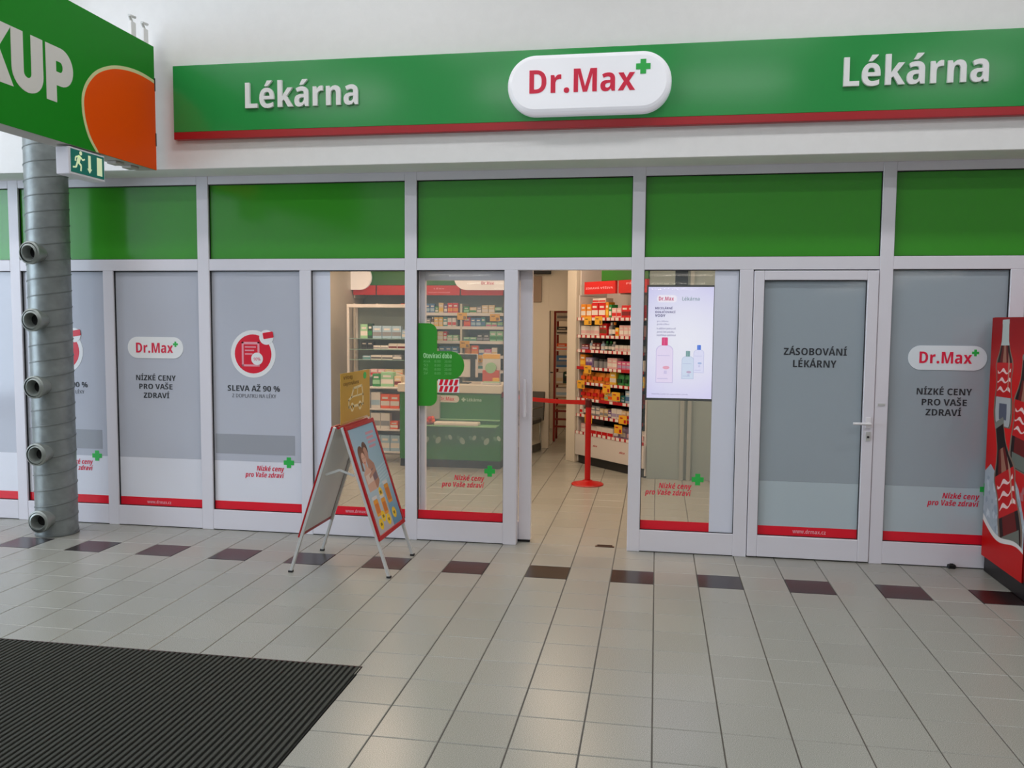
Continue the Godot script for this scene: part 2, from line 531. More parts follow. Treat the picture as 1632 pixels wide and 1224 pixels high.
func draw_text(cv: Canvas, s: String, x0: float, y0: float, x1: float, y1: float, c: Color, font: Font = null) -> void:
	var t := text_mesh(s, font if font else bold, 0.0)
	var ar := t.get_mesh_arrays()
	var v: PackedVector3Array = ar[Mesh.ARRAY_VERTEX]
	var ix: PackedInt32Array = ar[Mesh.ARRAY_INDEX] if ar[Mesh.ARRAY_INDEX] else PackedInt32Array(range(v.size()))
	var bb := tight(t)
	var list := []
	for k in range(0, ix.size(), 3):
		var p := PackedVector2Array()
		for j in 3:
			var q := v[ix[k + j]]
			p.append(Vector2(x0 + (q.x - bb.position.x) / bb.size.x * (x1 - x0), y1 - (q.y - bb.position.y) / bb.size.y * (y1 - y0)))
		list.append(p)
	cv.polys(list, c)

func print_mat(tex: Texture2D, rough := 0.35) -> StandardMaterial3D:
	var m := mat(Color.WHITE, rough)
	m.albedo_texture = tex
	m.texture_repeat = false
	return m

# ---------------------------------------------------------------- the building
func hall_shell() -> void:
	# bulkhead wall over the shop front, and the walls beside the part that the photograph shows
	var st := start(); bx(st, Vector3(-8.2, 2.964, -0.12), Vector3(16.2, 5.5, 0.34), 0.004)
	struct("wall_front", "white bulkhead wall above the pharmacy shop front", "wall", st, M.wall)
	st = start(); bx(st, Vector3(-8.2, 0.0, -0.12), Vector3(-2.86, 2.964, 0.0)); bx(st, Vector3(7.97, 0.0, -0.12), Vector3(16.2, 2.964, 0.0))
	struct("wall_front_lower", "white wall beside the shop front, outside the picture", "wall", st, M.wall)
	st = start()
	bx(st, Vector3(-8.2, 0, 0.0), Vector3(-8.0, 5.5, 2.2)); bx(st, Vector3(-8.2, 0, 9.8), Vector3(-8.0, 5.5, 30.0)); bx(st, Vector3(-8.2, 4.5, 2.2), Vector3(-8.0, 5.5, 9.8))
	bx(st, Vector3(-8.2, 0, 2.2), Vector3(-8.1, 4.5, 9.8))
	struct("wall_left", "white side wall of the hall around the daylight window", "wall", st, M.hall_far)
	st = start(); bx(st, Vector3(16.0, 0, 0.0), Vector3(16.2, 5.5, 30.0))
	struct("wall_right", "grey side wall of the hall far to the right", "wall", st, M.hall_low)
	st = start(); bx(st, Vector3(-8.2, 0, 29.8), Vector3(16.2, 3.0, 30.0))
	struct("wall_back", "grey end wall of the low hall behind the camera", "wall", st, M.hall_low)
	st = start(); bx(st, Vector3(-8.2, 5.4, -0.12), Vector3(16.2, 5.6, 10.2))
	struct("ceiling", "white ceiling of the high hall", "ceiling", st, M.ceiling)
	st = start(); bx(st, Vector3(-8.2, 2.9, 10.0), Vector3(16.2, 3.1, 30.0)); bx(st, Vector3(-8.2, 3.1, 10.0), Vector3(16.2, 5.5, 10.2))
	struct("ceiling_001", "white ceiling and edge beam of the low hall behind the camera", "ceiling", st, M.hall_far)

func shop_shell() -> void:
	var st := start(); bx(st, Vector3(-0.1, 0, -6.05), Vector3(0.06, 2.96, -0.12))
	struct("wall_shop_left", "cream side wall inside the shop behind the glass cabinet", "wall", st, M.shop_wall)
	st = start(); bx(st, Vector3(0.06, 0, -6.05), Vector3(2.36, 2.96, -5.92))
	struct("wall_shop_back", "grey back wall inside the shop behind the long shelving", "wall", st, M.shop_grey)
	# the wall beside the long shelving, with the doorway to the back room
	st = start()
	bx(st, Vector3(2.37, 0, -5.38), Vector3(2.99, 2.96, -5.26)); bx(st, Vector3(2.37, 0, -6.05), Vector3(2.43, 2.96, -5.38)); bx(st, Vector3(2.99, 1.95, -5.42), Vector3(7.3, 2.96, -5.26)); bx(st, Vector3(3.85, 0, -5.42), Vector3(7.3, 1.95, -5.26))
	struct("wall_shop_doorway", "cream wall with the open doorway to the back room", "wall", st, M.shop_wall)
	st = start(); bx(st, Vector3(4.40, 0, -3.26), Vector3(7.3, 2.96, -3.18))
	struct("wall_partition", "grey green partition behind the screen in the right window", "wall", st, M.shop_grey)
	st = start(); bx(st, Vector3(7.2, 0, -5.3), Vector3(7.3, 2.96, -0.12))
	struct("wall_shop_right", "grey side wall inside the shop on the right", "wall", st, M.shop_grey)
	for x in [4.765, 4.845]:
		st = start(); bx(st, Vector3(x, 0.0, -3.18), Vector3(x + 0.045, 2.9, -3.13))
		struct("trim_1", "pale vertical post on the partition under the screen, %s of two" % ("left" if x < 4.8 else "right"), "post", st, M.shop_trim)
	st = start(); bx(st, Vector3(2.3, 0, -7.6), Vector3(4.6, 2.75, -7.5)); bx(st, Vector3(2.3, 0, -7.5), Vector3(2.4, 2.75, -6.05)); bx(st, Vector3(4.5, 0, -7.5), Vector3(4.6, 2.75, -5.42)); bx(st, Vector3(2.3, 2.65, -7.5), Vector3(4.6, 2.75, -5.42))
	struct("wall_back_room", "cream walls of the small back room", "wall", st, M.shop_wall)
	st = start(); bx(st, Vector3(-0.1, 2.96, -6.05), Vector3(7.3, 3.06, -0.12))
	struct("ceiling_002", "white ceiling inside the shop", "ceiling", st, M.ceiling)
	# white wall end between the doorway and the angled rack
	st = start(); bx(st, Vector3(-0.20, 0, -0.55), Vector3(-0.02, 2.96, 0.0), 0.004, Transform3D(Basis(Vector3.UP, -0.8244), Vector3(3.49, 0, -4.12)))
	struct("wall_pillar", "cream wall end standing left of the angled rack", "wall", st, M.shop_wall)

func tile_mesh(g: float) -> ArrayMesh:
	var st := start()
	var h := (TILE - g) / 2.0
	var b := 0.0025
	var t := [Vector3(-h + b, 0, -h + b), Vector3(h - b, 0, -h + b), Vector3(h - b, 0, h - b), Vector3(-h + b, 0, h - b)]
	var l := [Vector3(-h, -0.003, -h), Vector3(h, -0.003, -h), Vector3(h, -0.003, h), Vector3(-h, -0.003, h)]
	quad(st, t[0], t[1], t[2], t[3], Vector3.UP)
	for k in 4:
		var m := (k + 1) % 4
		quad(st, t[k], t[m], l[m], l[k], ((l[k] + l[m]).normalized() + Vector3.UP).normalized())
		quad(st, l[k], l[m], l[m] + Vector3(0, -0.006, 0), l[k] + Vector3(0, -0.006, 0), (l[k] + l[m]).normalized())
	return st.commit()

func floor_tiles() -> void:
	var st := start(); bx(st, Vector3(-8.2, -0.2, -7.6), Vector3(16.2, -0.0055, 30.0), 0.0)
	var fl := struct("floor", "pale speckled tile floor with a row of dark tiles before the shop", "floor", st, M.grout)
	var light := tile_mesh(0.0055)
	var inv := Transform3D(Basis.from_euler(CAM_ROT), CAM_POS).affine_inverse()
	var f := 612.0 / tan(deg_to_rad(CAM_FOV / 2.0))
	var cand := []
	var rest := []
	for c in range(-27, 54):
		for r in range(-27, 99):
			var x := (c + 0.5) * TILE
			var z := TILE_Z0 + (r + 0.5) * TILE
			if x < -8.2 or x > 16.2 or z < -7.5 or z > 29.9:
				continue
			# tiles are cut where the entrance mat is let in
			var cut := Rect2(x - TILE / 2, z - TILE / 2, TILE, TILE)
			if cut.intersects(MAT):
				var zc := MAT.position.y - cut.position.y
				var xc := cut.end.x - MAT.end.x
				if xc > TILE - 0.05 and zc > 0.02:
					pass                                       # the corner tile only touches the rim
				elif xc > TILE - 0.05:
					cut.position.x = MAT.end.x
					cut.size.x = xc
				elif zc > 0.02:
					cut.size.y = zc
				elif xc > 0.02:
					cut.position.x = MAT.end.x
					cut.size.x = xc
				else:
					continue
			var sc := Vector3(cut.size.x / TILE, 1, cut.size.y / TILE)
			x = cut.get_center().x
			z = cut.get_center().y
			var dark := r == 0 and posmod(c, 2) == 0 and c > -28
			var q := inv * Vector3(x, 0, z)
			var seen := false
			var size := 0.0
			if q.z < -0.5:
				var u := 816.0 + f * q.x / -q.z
				var v := 612.0 - f * q.y / -q.z
				# in the frame, and either in the hall or seen through the open door
				seen = u > -20 and u < 1650 and v < 1245 and (z > 0.05 or (u > 845 and u < 1000))
				size = -q.y / pow(-q.z, 3.0)
			if seen:
				cand.append([size + (1000.0 if dark else 0.0), x, z, dark, sc])
			else:
				rest.append([0.0, x, z, dark, sc])
	cand.sort_custom(func(a, b): return a[0] > b[0])
	for k in cand.size():
		var e = cand[k]
		if k < 300:
			shared("tile", light, M.tile_dark[k % 3] if e[3] else M.tile[(k * 7 + k / 5) % 4], fl, Vector3(e[1], 0, e[2])).scale = e[4]
		else:
			rest.append(e)
	var mm := MultiMesh.new()
	mm.transform_format = MultiMesh.TRANSFORM_3D
	mm.mesh = light
	mm.instance_count = rest.size()
	for k in rest.size():
		mm.set_instance_transform(k, Transform3D(Basis.from_scale(rest[k][4]), Vector3(rest[k][1], 0, rest[k][2])))
	var mi := MultiMeshInstance3D.new()
	mi.name = "far_tiles"
	mi.multimesh = mm
	mi.material_override = M.tile[0]
	mi.set_meta("kind", "stuff")
	fl.add_child(mi, true)

# ---------------------------------------------------------------- the shop front
const Y_GLASS0 := 0.172
const Y_GLASS1 := 2.19
const Y_TRANSOM := 2.285
const Y_PANEL := 2.898
const Y_TOP := 2.964

func shop_front() -> void:
	# frame: posts over the full height, short posts under the transom, rails
	var t := thing("trim_2", "white metal frame of the shop front with posts and rails", "frame")
	t.set_meta("kind", "structure")
	for p in [[-2.858, -2.76], [-1.068, -0.971], [0.694, 0.797], [2.486, 2.585], [4.286, 4.383], [6.085, 6.178], [7.87, 7.97]]:
		var st := start(); bx(st, Vector3(p[0], 0, -0.09), Vector3(p[1], Y_TOP, 0), 0.003); obj("post", st, M.frame, t)
	for p in [[-1.96, -1.86], [-0.183, -0.087], [1.592, 1.691], [3.297, 3.405], [5.093, 5.193], [6.972, 7.07]]:
		var st := start(); bx(st, Vector3(p[0], 0.0, -0.09), Vector3(p[1], Y_GLASS1, -0.0005), 0.003); obj("short_post", st, M.frame, t)
	var bays := [[-2.76, -1.068], [-0.971, 0.694], [0.797, 2.486], [2.585, 4.286], [4.383, 6.085], [6.178, 7.87]]
	for b in bays:
		var st := start(); bx(st, Vector3(b[0], Y_GLASS1, -0.09), Vector3(b[1], Y_TRANSOM, -0.001), 0.003); obj("transom_rail", st, M.frame, t)
		st = start(); bx(st, Vector3(b[0], Y_PANEL, -0.09), Vector3(b[1], Y_TOP, -0.001), 0.003); obj("head_rail", st, M.frame, t)
	for b in [[-2.76, -1.96], [-1.86, -1.068], [-0.971, -0.183], [-0.087, 0.694], [0.797, 1.592], [1.691, 2.486], [2.585, 3.297], [4.383, 5.093], [6.178, 6.972], [7.07, 7.87]]:
		var st := start(); bx(st, Vector3(b[0], 0.006, -0.09), Vector3(b[1], Y_GLASS0, -0.001), 0.003); obj("base_rail", st, M.frame, t)
		st = start(); bx(st, Vector3(b[0], 0.0, -0.085), Vector3(b[1], 0.006, -0.006), 0.0); obj("shadow_gap", st, M.shadow_rubber, t)  # dark strip stands in for the thin shadow gap under the rail
	# green glass panels over the transom
	var where := ["at the far left behind the duct column", "between the duct column and the big red round badge", "above the sandwich board", "above the open entrance", "above the screen and the supply door", "above the drinks cooler at the right"]
	for k in bays.size():
		var b: Array = bays[k]
		var g := thing("window_10", "green glass panel of the shop front " + where[k], "panel")
		g.set_meta("kind", "structure")
		g.set_meta("group", "green panels above the transom")
		var st := start(); bx(st, Vector3(b[0] + 0.004, Y_TRANSOM + 0.004, -0.05), Vector3(b[1] - 0.004, Y_PANEL - 0.004, -0.028), 0.001); obj("pane", st, M.green_panel, g)
		obj("shadow_rubber", shadow_rubber(b[0], Y_TRANSOM, b[1], Y_PANEL), M.shadow_rubber, g)
	# windows with grey film
	film_window("window_1", "grey filmed window at the left edge of the photo, red strip below", -1.86, -1.068, M.film, M.film_pale)
	var b2 := film_window("window_2", "grey filmed window half hidden behind the spiral duct column", -0.971, -0.183, M.film, M.film_pale)
	badge_round(b2, -1.773)
	var b3 := film_window("window_3", "grey filmed window with the small white logo pill, right of the duct column", -0.087, 0.694, M.film, M.film_pale)
	badge_pill(b3, 0.018, 0.532, 1.450, 1.632, M.badge_white)
	text(b3, "Dr.Max", 0.097, 0.440, 1.496, 1.582, FACE + 0.004, M.red_letter)
	var st := start(); prism(st, plus_shape(Vector2(0.463, 1.572), 0.046, 0.017), FACE, FACE + 0.004); obj("plus_mark", st, M.green_plus, b3)
	text(b3, "NÍZKÉ CENY", 0.088, 0.457, 1.260, 1.319, FACE, M.ink)
	text(b3, "PRO VAŠE", 0.116, 0.426, 1.186, 1.245, FACE, M.ink)
	text(b3, "ZDRAVÍ", 0.155, 0.395, 1.110, 1.168, FACE, M.ink)
	text(b3, "www.drmax.cz", 0.166, 0.391, 0.194, 0.222, FACE + 0.001, M.badge_rose)
	var b4 := film_window("window_4", "grey filmed window with the big red round badge of a paper sheet", 0.797, 1.592, M.film, M.film_pale)
	badge_round(b4, 0.0)
	# clear windows
	var e := clear_window("window_5", "clear window behind the sandwich board, white film at its left", 1.691, 2.486)
	st = start(); bx(st, Vector3(1.692, Y_GLASS0 + 0.002, FACE), Vector3(1.847, Y_GLASS1 - 0.006, FACE + 0.001), 0.0); obj("white_film", st, M.film_white, e)
	red_strip(e, 1.692, 2.485)
	text(e, "www.drmax.cz", 1.965, 2.178, 0.194, 0.222, FACE + 0.0012, M.badge_rose)
	var f := clear_window("window_6", "clear window left of the entrance with the green half cross of opening hours", 2.585, 3.297)
	red_strip(f, 2.586, 3.296)
	opening_hours(f)
	slogan(f, 3.140, 2.891, 2.786, 0.541, 0.433, 3.183, 0.585, 0.088)
	var g2 := clear_window("window_7", "clear window right of the entrance with the lit screen behind it", 4.383, 5.093)
	st = start(); bx(st, Vector3(4.912, Y_GLASS0 + 0.002, FACE), Vector3(5.092, Y_GLASS1 - 0.006, FACE + 0.001), 0.0); obj("white_film", st, M.film_white, g2)
	red_strip(g2, 4.384, 4.911)
	slogan(g2, 4.775, 4.525, 4.420, 0.541, 0.436, 4.820, 0.581, 0.090)
	var h := film_window("window_8", "darker grey filmed window with the logo pill, left of the drinks cooler", 6.178, 6.972, M.film_right, M.film_right_pale)
	badge_pill(h, 6.311, 6.85, 1.458, 1.637, M.badge_right)
	text(h, "Dr.Max", 6.389, 6.748, 1.506, 1.592, FACE + 0.004, M.red_letter)
	st = start(); prism(st, plus_shape(Vector2(6.770, 1.587), 0.048, 0.018), FACE, FACE + 0.004); obj("plus_mark", st, M.green_plus, h)
	text(h, "NÍZKÉ CENY", 6.381, 6.759, 1.276, 1.338, FACE, M.ink)
	text(h, "PRO VAŠE", 6.419, 6.728, 1.198, 1.260, FACE, M.ink)
	text(h, "ZDRAVÍ", 6.448, 6.693, 1.123, 1.185, FACE, M.ink)
	slogan(h, 6.845, 6.590, 6.487, 0.548, 0.442, 6.89, 0.588, 0.090)
	film_window("window_11", "grey filmed window hidden behind the drinks cooler", 7.07, 7.87, M.film_right, M.film_right_pale)
	film_window("window_12", "grey filmed window outside the left edge of the photo", -2.76, -1.96, M.film, M.film_pale)

func shadow_rubber(x0: float, y0: float, x1: float, y1: float) -> SurfaceTool:  # dark strips that put the shadow line round a pane into colour
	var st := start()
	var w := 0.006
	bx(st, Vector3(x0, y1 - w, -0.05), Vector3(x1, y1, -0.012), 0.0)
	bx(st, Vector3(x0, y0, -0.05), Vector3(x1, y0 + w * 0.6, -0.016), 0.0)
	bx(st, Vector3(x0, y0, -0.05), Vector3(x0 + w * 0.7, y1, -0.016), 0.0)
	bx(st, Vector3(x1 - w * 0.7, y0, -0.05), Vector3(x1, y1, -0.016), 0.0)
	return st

func film_window(called: String, label: String, x0: float, x1: float, grey: Material, pale: Material) -> Node3D:
	var t := thing(called, label, "window")
	t.set_meta("kind", "structure")
	var st := start(); bx(st, Vector3(x0 + 0.002, 0.594, -0.05), Vector3(x1 - 0.002, Y_GLASS1 - 0.002, FACE - 0.0008), 0.0); obj("grey_film", st, grey, t)
	st = start(); bx(st, Vector3(x0 + 0.002, Y_GLASS0 + 0.002, -0.05), Vector3(x1 - 0.002, 0.593, FACE - 0.0008), 0.0); obj("pale_film", st, pale, t)
	red_strip(t, x0 + 0.003, x1 - 0.003)
	obj("shadow_rubber", shadow_rubber(x0, Y_GLASS0, x1, Y_GLASS1), M.shadow_rubber, t)
	return t

func clear_window(called: String, label: String, x0: float, x1: float) -> Node3D:
	var t := thing(called, label, "window")
	t.set_meta("kind", "structure")
	var st := start(); bx(st, Vector3(x0 + 0.002, Y_GLASS0 + 0.001, -0.042), Vector3(x1 - 0.002, Y_GLASS1 - 0.001, FACE - 0.001), 0.0); obj("glass_pane", st, M.glass, t)
	obj("shadow_rubber", shadow_rubber(x0, Y_GLASS0, x1, Y_GLASS1), M.shadow_rubber, t)
	return t

func red_strip(t: Node3D, x0: float, x1: float) -> void:
	var st := start(); bx(st, Vector3(x0, 0.176, FACE - 0.0005), Vector3(x1, 0.246, FACE + 0.0008), 0.0); obj("red_strip", st, M.red_strip, t)

func badge_pill(t: Node3D, x0: float, x1: float, y0: float, y1: float, m: Material) -> void:
	var st := start(); prism(st, rrect(x0, y0, x1, y1, (y1 - y0) / 2.0 - 0.002), FACE - 0.001, FACE + 0.003); obj("logo_pill", st, m, t)

func slogan(t: Node3D, x1: float, x0a: float, x0b: float, ya: float, yb: float, px_: float, py: float, s: float) -> void:
	text(t, "Nízké ceny", x0a, x1, ya - 0.052, ya + 0.006, FACE, M.red_letter, italic)
	text(t, "pro Vaše zdraví", x0b, x1, yb, yb + 0.058, FACE, M.red_letter, italic)
	var st := start(); prism(st, plus_shape(Vector2(px_, py), s, s * 0.42), FACE - 0.001, FACE + 0.002); obj("green_cross", st, M.green_plus, t)

func badge_round(t: Node3D, dx: float) -> void:
	var c := Vector2(1.164 + dx, 1.500)
	var z := FACE
	var st := start(); prism(st, disc(c, 0.199), z - 0.001, z + 0.001); obj("badge_ring", st, M.badge_white, t)
	st = start(); prism(st, disc(c, 0.163), z, z + 0.002); obj("badge_disc", st, M.badge_red, t)
	# the white notch under the little red tag
	st = start(); prism(st, disc(c + Vector2(0.120, 0.140), 0.062), z, z + 0.003); obj("badge_notch", st, M.badge_white, t)
	var xf := Transform3D(Basis(Vector3(0, 0, 1), 0.16), Vector3(c.x + 0.136, c.y + 0.157, 0))
	st = start(); prism(st, rrect(-0.045, -0.026, 0.045, 0.026, 0.008, 4), z, z + 0.004, xf); obj("badge_tag", st, M.badge_red, t)
	# paper sheet with lines, and the white ball
	st = start()
	for r in [[-0.100, 0.080, 0.058, 0.100], [-0.100, -0.105, 0.058, -0.088], [-0.100, -0.105, -0.083, 0.100], [0.041, -0.105, 0.058, 0.100], [-0.072, 0.052, 0.026, 0.063], [-0.072, 0.024, 0.010, 0.035], [-0.072, -0.006, -0.004, 0.005]]:
		prism(st, PackedVector2Array([c + Vector2(r[0], r[1]), c + Vector2(r[2], r[1]), c + Vector2(r[2], r[3]), c + Vector2(r[0], r[3])]), z, z + 0.003)
	obj("badge_sheet", st, M.badge_rose, t)
	st = start(); prism(st, disc(c + Vector2(0.036, -0.040), 0.052), z, z + 0.004); obj("badge_ball", st, M.badge_white, t)
	text(t, "90%", c.x + 0.006, c.x + 0.066, c.y - 0.056, c.y - 0.028, z + 0.004, M.badge_rose)
	text(t, "SLEVA AŽ 90 %", 0.931 + dx, 1.398 + dx, 1.186, 1.248, z, M.ink)
	text(t, "Z DOPLATKU NA LÉKY", 0.970 + dx, 1.363 + dx, 1.132, 1.172, z, M.ink_soft, regular)
	st = start(); bx(st, Vector3(0.814 + dx, 0.654, z - 0.001), Vector3(1.525 + dx, 0.820, z + 0.0006), 0.0); obj("grey_band", st, M.film_band, t)
	slogan(t, 1.428 + dx, 1.182 + dx, 1.078 + dx, 0.554, 0.447, 1.470 + dx, 0.593, 0.09)

func opening_hours(t: Node3D) -> void:
	var z := FACE
	var p := PackedVector2Array()
	p.append(Vector2(2.588, 1.100)); 
	for k in 9:
		var a := -PI / 2 + PI / 2 * k / 8.0
		p.append(Vector2(2.678 + 0.068 * cos(a), 1.168 + 0.068 * sin(a)))
	p.append(Vector2(2.746, 1.318))
	for k in 9:
		var a := -PI / 2 + PI * k / 8.0
		p.append(Vector2(2.860 + 0.112 * cos(a), 1.432 + 0.114 * sin(a)))
	p.append(Vector2(2.746, 1.546))
	for k in 9:
		var a := PI / 2 * k / 8.0
		p.append(Vector2(2.678 + 0.068 * cos(a), 1.700 + 0.068 * sin(a)))
	p.append(Vector2(2.588, 1.768))
	var st := start(); prism(st, p, z - 0.001, z + 0.001)
	obj("half_cross", st, M.green_shop_decal, t)
	text(t, "Otevírací doba", 2.633, 2.867, 1.488, 1.530, z + 0.001, M.decal_white)
	var days := ["PO-PÁ", "SO", "NE", "SV"]
	for k in 4:
		var y := 1.452 - 0.032 * k
		text(t, days[k], 2.636, 2.69 - 0.02 * mini(k, 1), y, y + 0.022, z + 0.001, M.decal_pale, regular)
		text(t, "8:00", 2.725, 2.775, y, y + 0.020, z + 0.001, M.decal_pale, regular)
		text(t, "20:00", 2.808, 2.864, y, y + 0.020, z + 0.001, M.decal_pale, regular)
	# red and white striped label under the cross
	st = start(); bx(st, Vector3(2.755, 1.212, z - 0.0005), Vector3(2.930, 1.326, z + 0.0006), 0.0)
	var lb := obj("striped_label", st, M.badge_white, t)
	st = start()
	for r in 2:
		for k in 4:
			var x := 2.760 + 0.041 * k
			var y := 1.217 + 0.053 * r
			prism(st, PackedVector2Array([Vector2(x, y), Vector2(x + 0.026, y), Vector2(x + 0.041, y + 0.048), Vector2(x + 0.015, y + 0.048)]), z, z + 0.0012)
	obj("stripe_print", st, M.badge_red, lb)

func supply_door() -> void:
	var t := thing("door_1", "white framed glass supply door with dark grey film and lettering", "door")
	t.set_meta("kind", "structure")
	var x0 := 5.198; var x1 := 6.081
	for p in [[x0, 5.272], [6.003, x1]]:
		var st := start(); bx(st, Vector3(p[0], 0.010, -0.07), Vector3(p[1], 2.181, 0.006), 0.004); obj("stile", st, M.frame, t)
	var st := start(); bx(st, Vector3(5.272, 2.111, -0.07), Vector3(6.003, 2.181, 0.0055), 0.004); obj("top_rail", st, M.frame, t)
	st = start(); bx(st, Vector3(5.272, 0.010, -0.07), Vector3(6.003, 0.173, 0.0055), 0.004); obj("bottom_rail", st, M.frame, t)
	st = start(); bx(st, Vector3(5.193, 0.0, -0.08), Vector3(6.085, 2.19, -0.072), 0.0); obj("rebate", st, M.shadow_rubber, t)
	st = start(); bx(st, Vector3(5.274, 0.594, -0.05), Vector3(6.001, 2.109, FACE - 0.0008), 0.0); obj("grey_film", st, M.film_right, t)
	st = start(); bx(st, Vector3(5.274, 0.175, -0.05), Vector3(6.001, 0.593, FACE - 0.0008), 0.0); obj("pale_film", st, M.film_right_pale, t)
	red_strip(t, 5.275, 6.000)
	obj("shadow_rubber", shadow_rubber(5.272, 0.173, 6.003, 2.111), M.shadow_rubber, t)
	text(t, "ZÁSOBOVÁNÍ", 5.430, 5.883, 1.553, 1.622, FACE, M.ink)
	text(t, "LÉKÁRNY", 5.500, 5.811, 1.463, 1.532, FACE, M.ink)
	text(t, "www.drmax.cz", 5.535, 5.777, 0.196, 0.228, FACE + 0.001, M.badge_rose)
	# lever handle with its plates
	st = start(); bx(st, Vector3(6.025, 1.020, 0.006), Vector3(6.062, 1.100, 0.014), 0.003); rod(st, Vector3(6.045, 1.056, 0.010), Vector3(6.045, 1.056, 0.055), 0.011)
	rod(st, Vector3(6.052, 1.056, 0.052), Vector3(5.928, 1.056, 0.052), 0.010)
	obj("lever_handle", st, M.white_metal, t)
	st = start(); bx(st, Vector3(6.028, 0.925, 0.006), Vector3(6.060, 0.995, 0.013), 0.003)
	var cy := obj("lock_plate", st, M.alu, t)
	st = start(); rod(st, Vector3(6.044, 0.955, 0.012), Vector3(6.044, 0.955, 0.020), 0.008); obj("key_cylinder", st, M.shadow_rubber, cy)
	st = start(); bx(st, Vector3(6.105, 1.188, 0.0), Vector3(6.155, 1.206, 0.006), 0.002); obj("strike_plate", st, M.alu, t)

func sliding_leaf() -> void:
	var t := thing("door_2", "white framed glass sliding door leaf parked open behind the window", "door")
	t.set_meta("kind", "structure")
	for p in [[2.50, 2.625], [3.407, 3.507]]:
		var st := start(); bx(st, Vector3(p[0], 0.02, -0.16), Vector3(p[1], 2.26, -0.105), 0.004); obj("stile", st, M.frame, t)
	var st := start(); bx(st, Vector3(2.625, 2.115, -0.16), Vector3(3.407, 2.26, -0.106), 0.004); obj("top_rail", st, M.frame, t)
	st = start(); bx(st, Vector3(2.625, 0.02, -0.16), Vector3(3.407, 0.165, -0.106), 0.004); obj("bottom_rail", st, M.frame, t)
	st = start(); bx(st, Vector3(2.627, 0.167, -0.137), Vector3(3.405, 2.113, -0.127), 0.0); obj("glass_pane", st, M.glass, t)
	st = start()
	rod(st, Vector3(3.458, 1.03, -0.06), Vector3(3.458, 1.33, -0.06), 0.013)
	for y in [1.06, 1.30]:
		rod(st, Vector3(3.458, y, -0.108), Vector3(3.458, y, -0.058), 0.010)
	obj("pull_handle", st, M.frame, t)
	st = start(); bx(st, Vector3(2.45, 2.262, -0.2), Vector3(4.286, 2.36, -0.095), 0.003); obj("track", st, M.frame, t)
	st = start(); bx(st, Vector3(2.5, 0.0, -0.15), Vector3(3.5, 0.02, -0.115), 0.0); obj("shadow_gap", st, M.shadow_rubber, t)

# ---------------------------------------------------------------- signs
func fascia() -> void:
	var t := thing("fascia_sign", "long green fascia sign with white lettering and a red lower stripe", "sign")
	var z := 0.395
	var st := start(); bx(st, Vector3(0.742, 3.238, 0.34), Vector3(8.35, 3.742, z), 0.002); obj("green_panel", st, M.green_fascia, t)
	st = start(); bx(st, Vector3(0.742, 3.182, 0.34), Vector3(8.35, 3.2375, z), 0.002); obj("red_stripe", st, M.red_stripe, t)
	text(t, "Lékárna", 1.350, 2.250, 3.394, 3.597, z, M.letter_white, bold, 0.022)
	text(t, "Lékárna", 5.703, 6.618, 3.397, 3.603, z, M.letter_white, bold, 0.022)
	# the pill shaped light box in the middle, swelling towards its face
	st = start()
	var rings := [[0.0, z - 0.002], [0.0, z + 0.055], [0.006, z + 0.078], [0.018, z + 0.092], [0.036, z + 0.099]]
	var x0 := 3.393; var x1 := 4.553; var y0 := 3.262; var y1 := 3.682
	var loops := []
	for r in rings:
		loops.append([rrect(x0 + r[0], y0 + r[0], x1 - r[0], y1 - r[0], (y1 - y0) / 2.0 - 0.004 - r[0], 16), r[1]])
	for k in loops.size() - 1:
		var a: PackedVector2Array = loops[k][0]; var b: PackedVector2Array = loops[k + 1][0]
		for i in a.size():
			var j := (i + 1) % a.size()
			var n := Vector2(a[j].y - a[i].y, a[i].x - a[j].x).normalized()
			var up: float = [0.0, 0.35, 1.0, 1.8][k]
			quad(st, Vector3(a[i].x, a[i].y, loops[k][1]), Vector3(a[j].x, a[j].y, loops[k][1]), Vector3(b[j].x, b[j].y, loops[k + 1][1]), Vector3(b[i].x, b[i].y, loops[k + 1][1]), Vector3(n.x, n.y, up).normalized())
	var face: PackedVector2Array = loops[-1][0]
	var idx := Geometry2D.triangulate_polygon(face)
	for k in range(0, idx.size(), 3):
		var q := []
		for j in 3:
			q.append(Vector3(face[idx[k + j]].x, face[idx[k + j]].y, z + 0.099))
		tri(st, q[0], q[1], q[2], Vector3(0, 0, 1))
	var pill := obj("logo_box", st, M.pill, t)
	text(pill, "Dr.Max", 3.556, 4.302, 3.404, 3.568, z + 0.099, M.red_letter, bold, 0.004)
	st = start(); prism(st, plus_shape(Vector2(4.356, 3.566), 0.100, 0.040), z + 0.098, z + 0.103); obj("plus_mark", st, M.green_plus, pill)

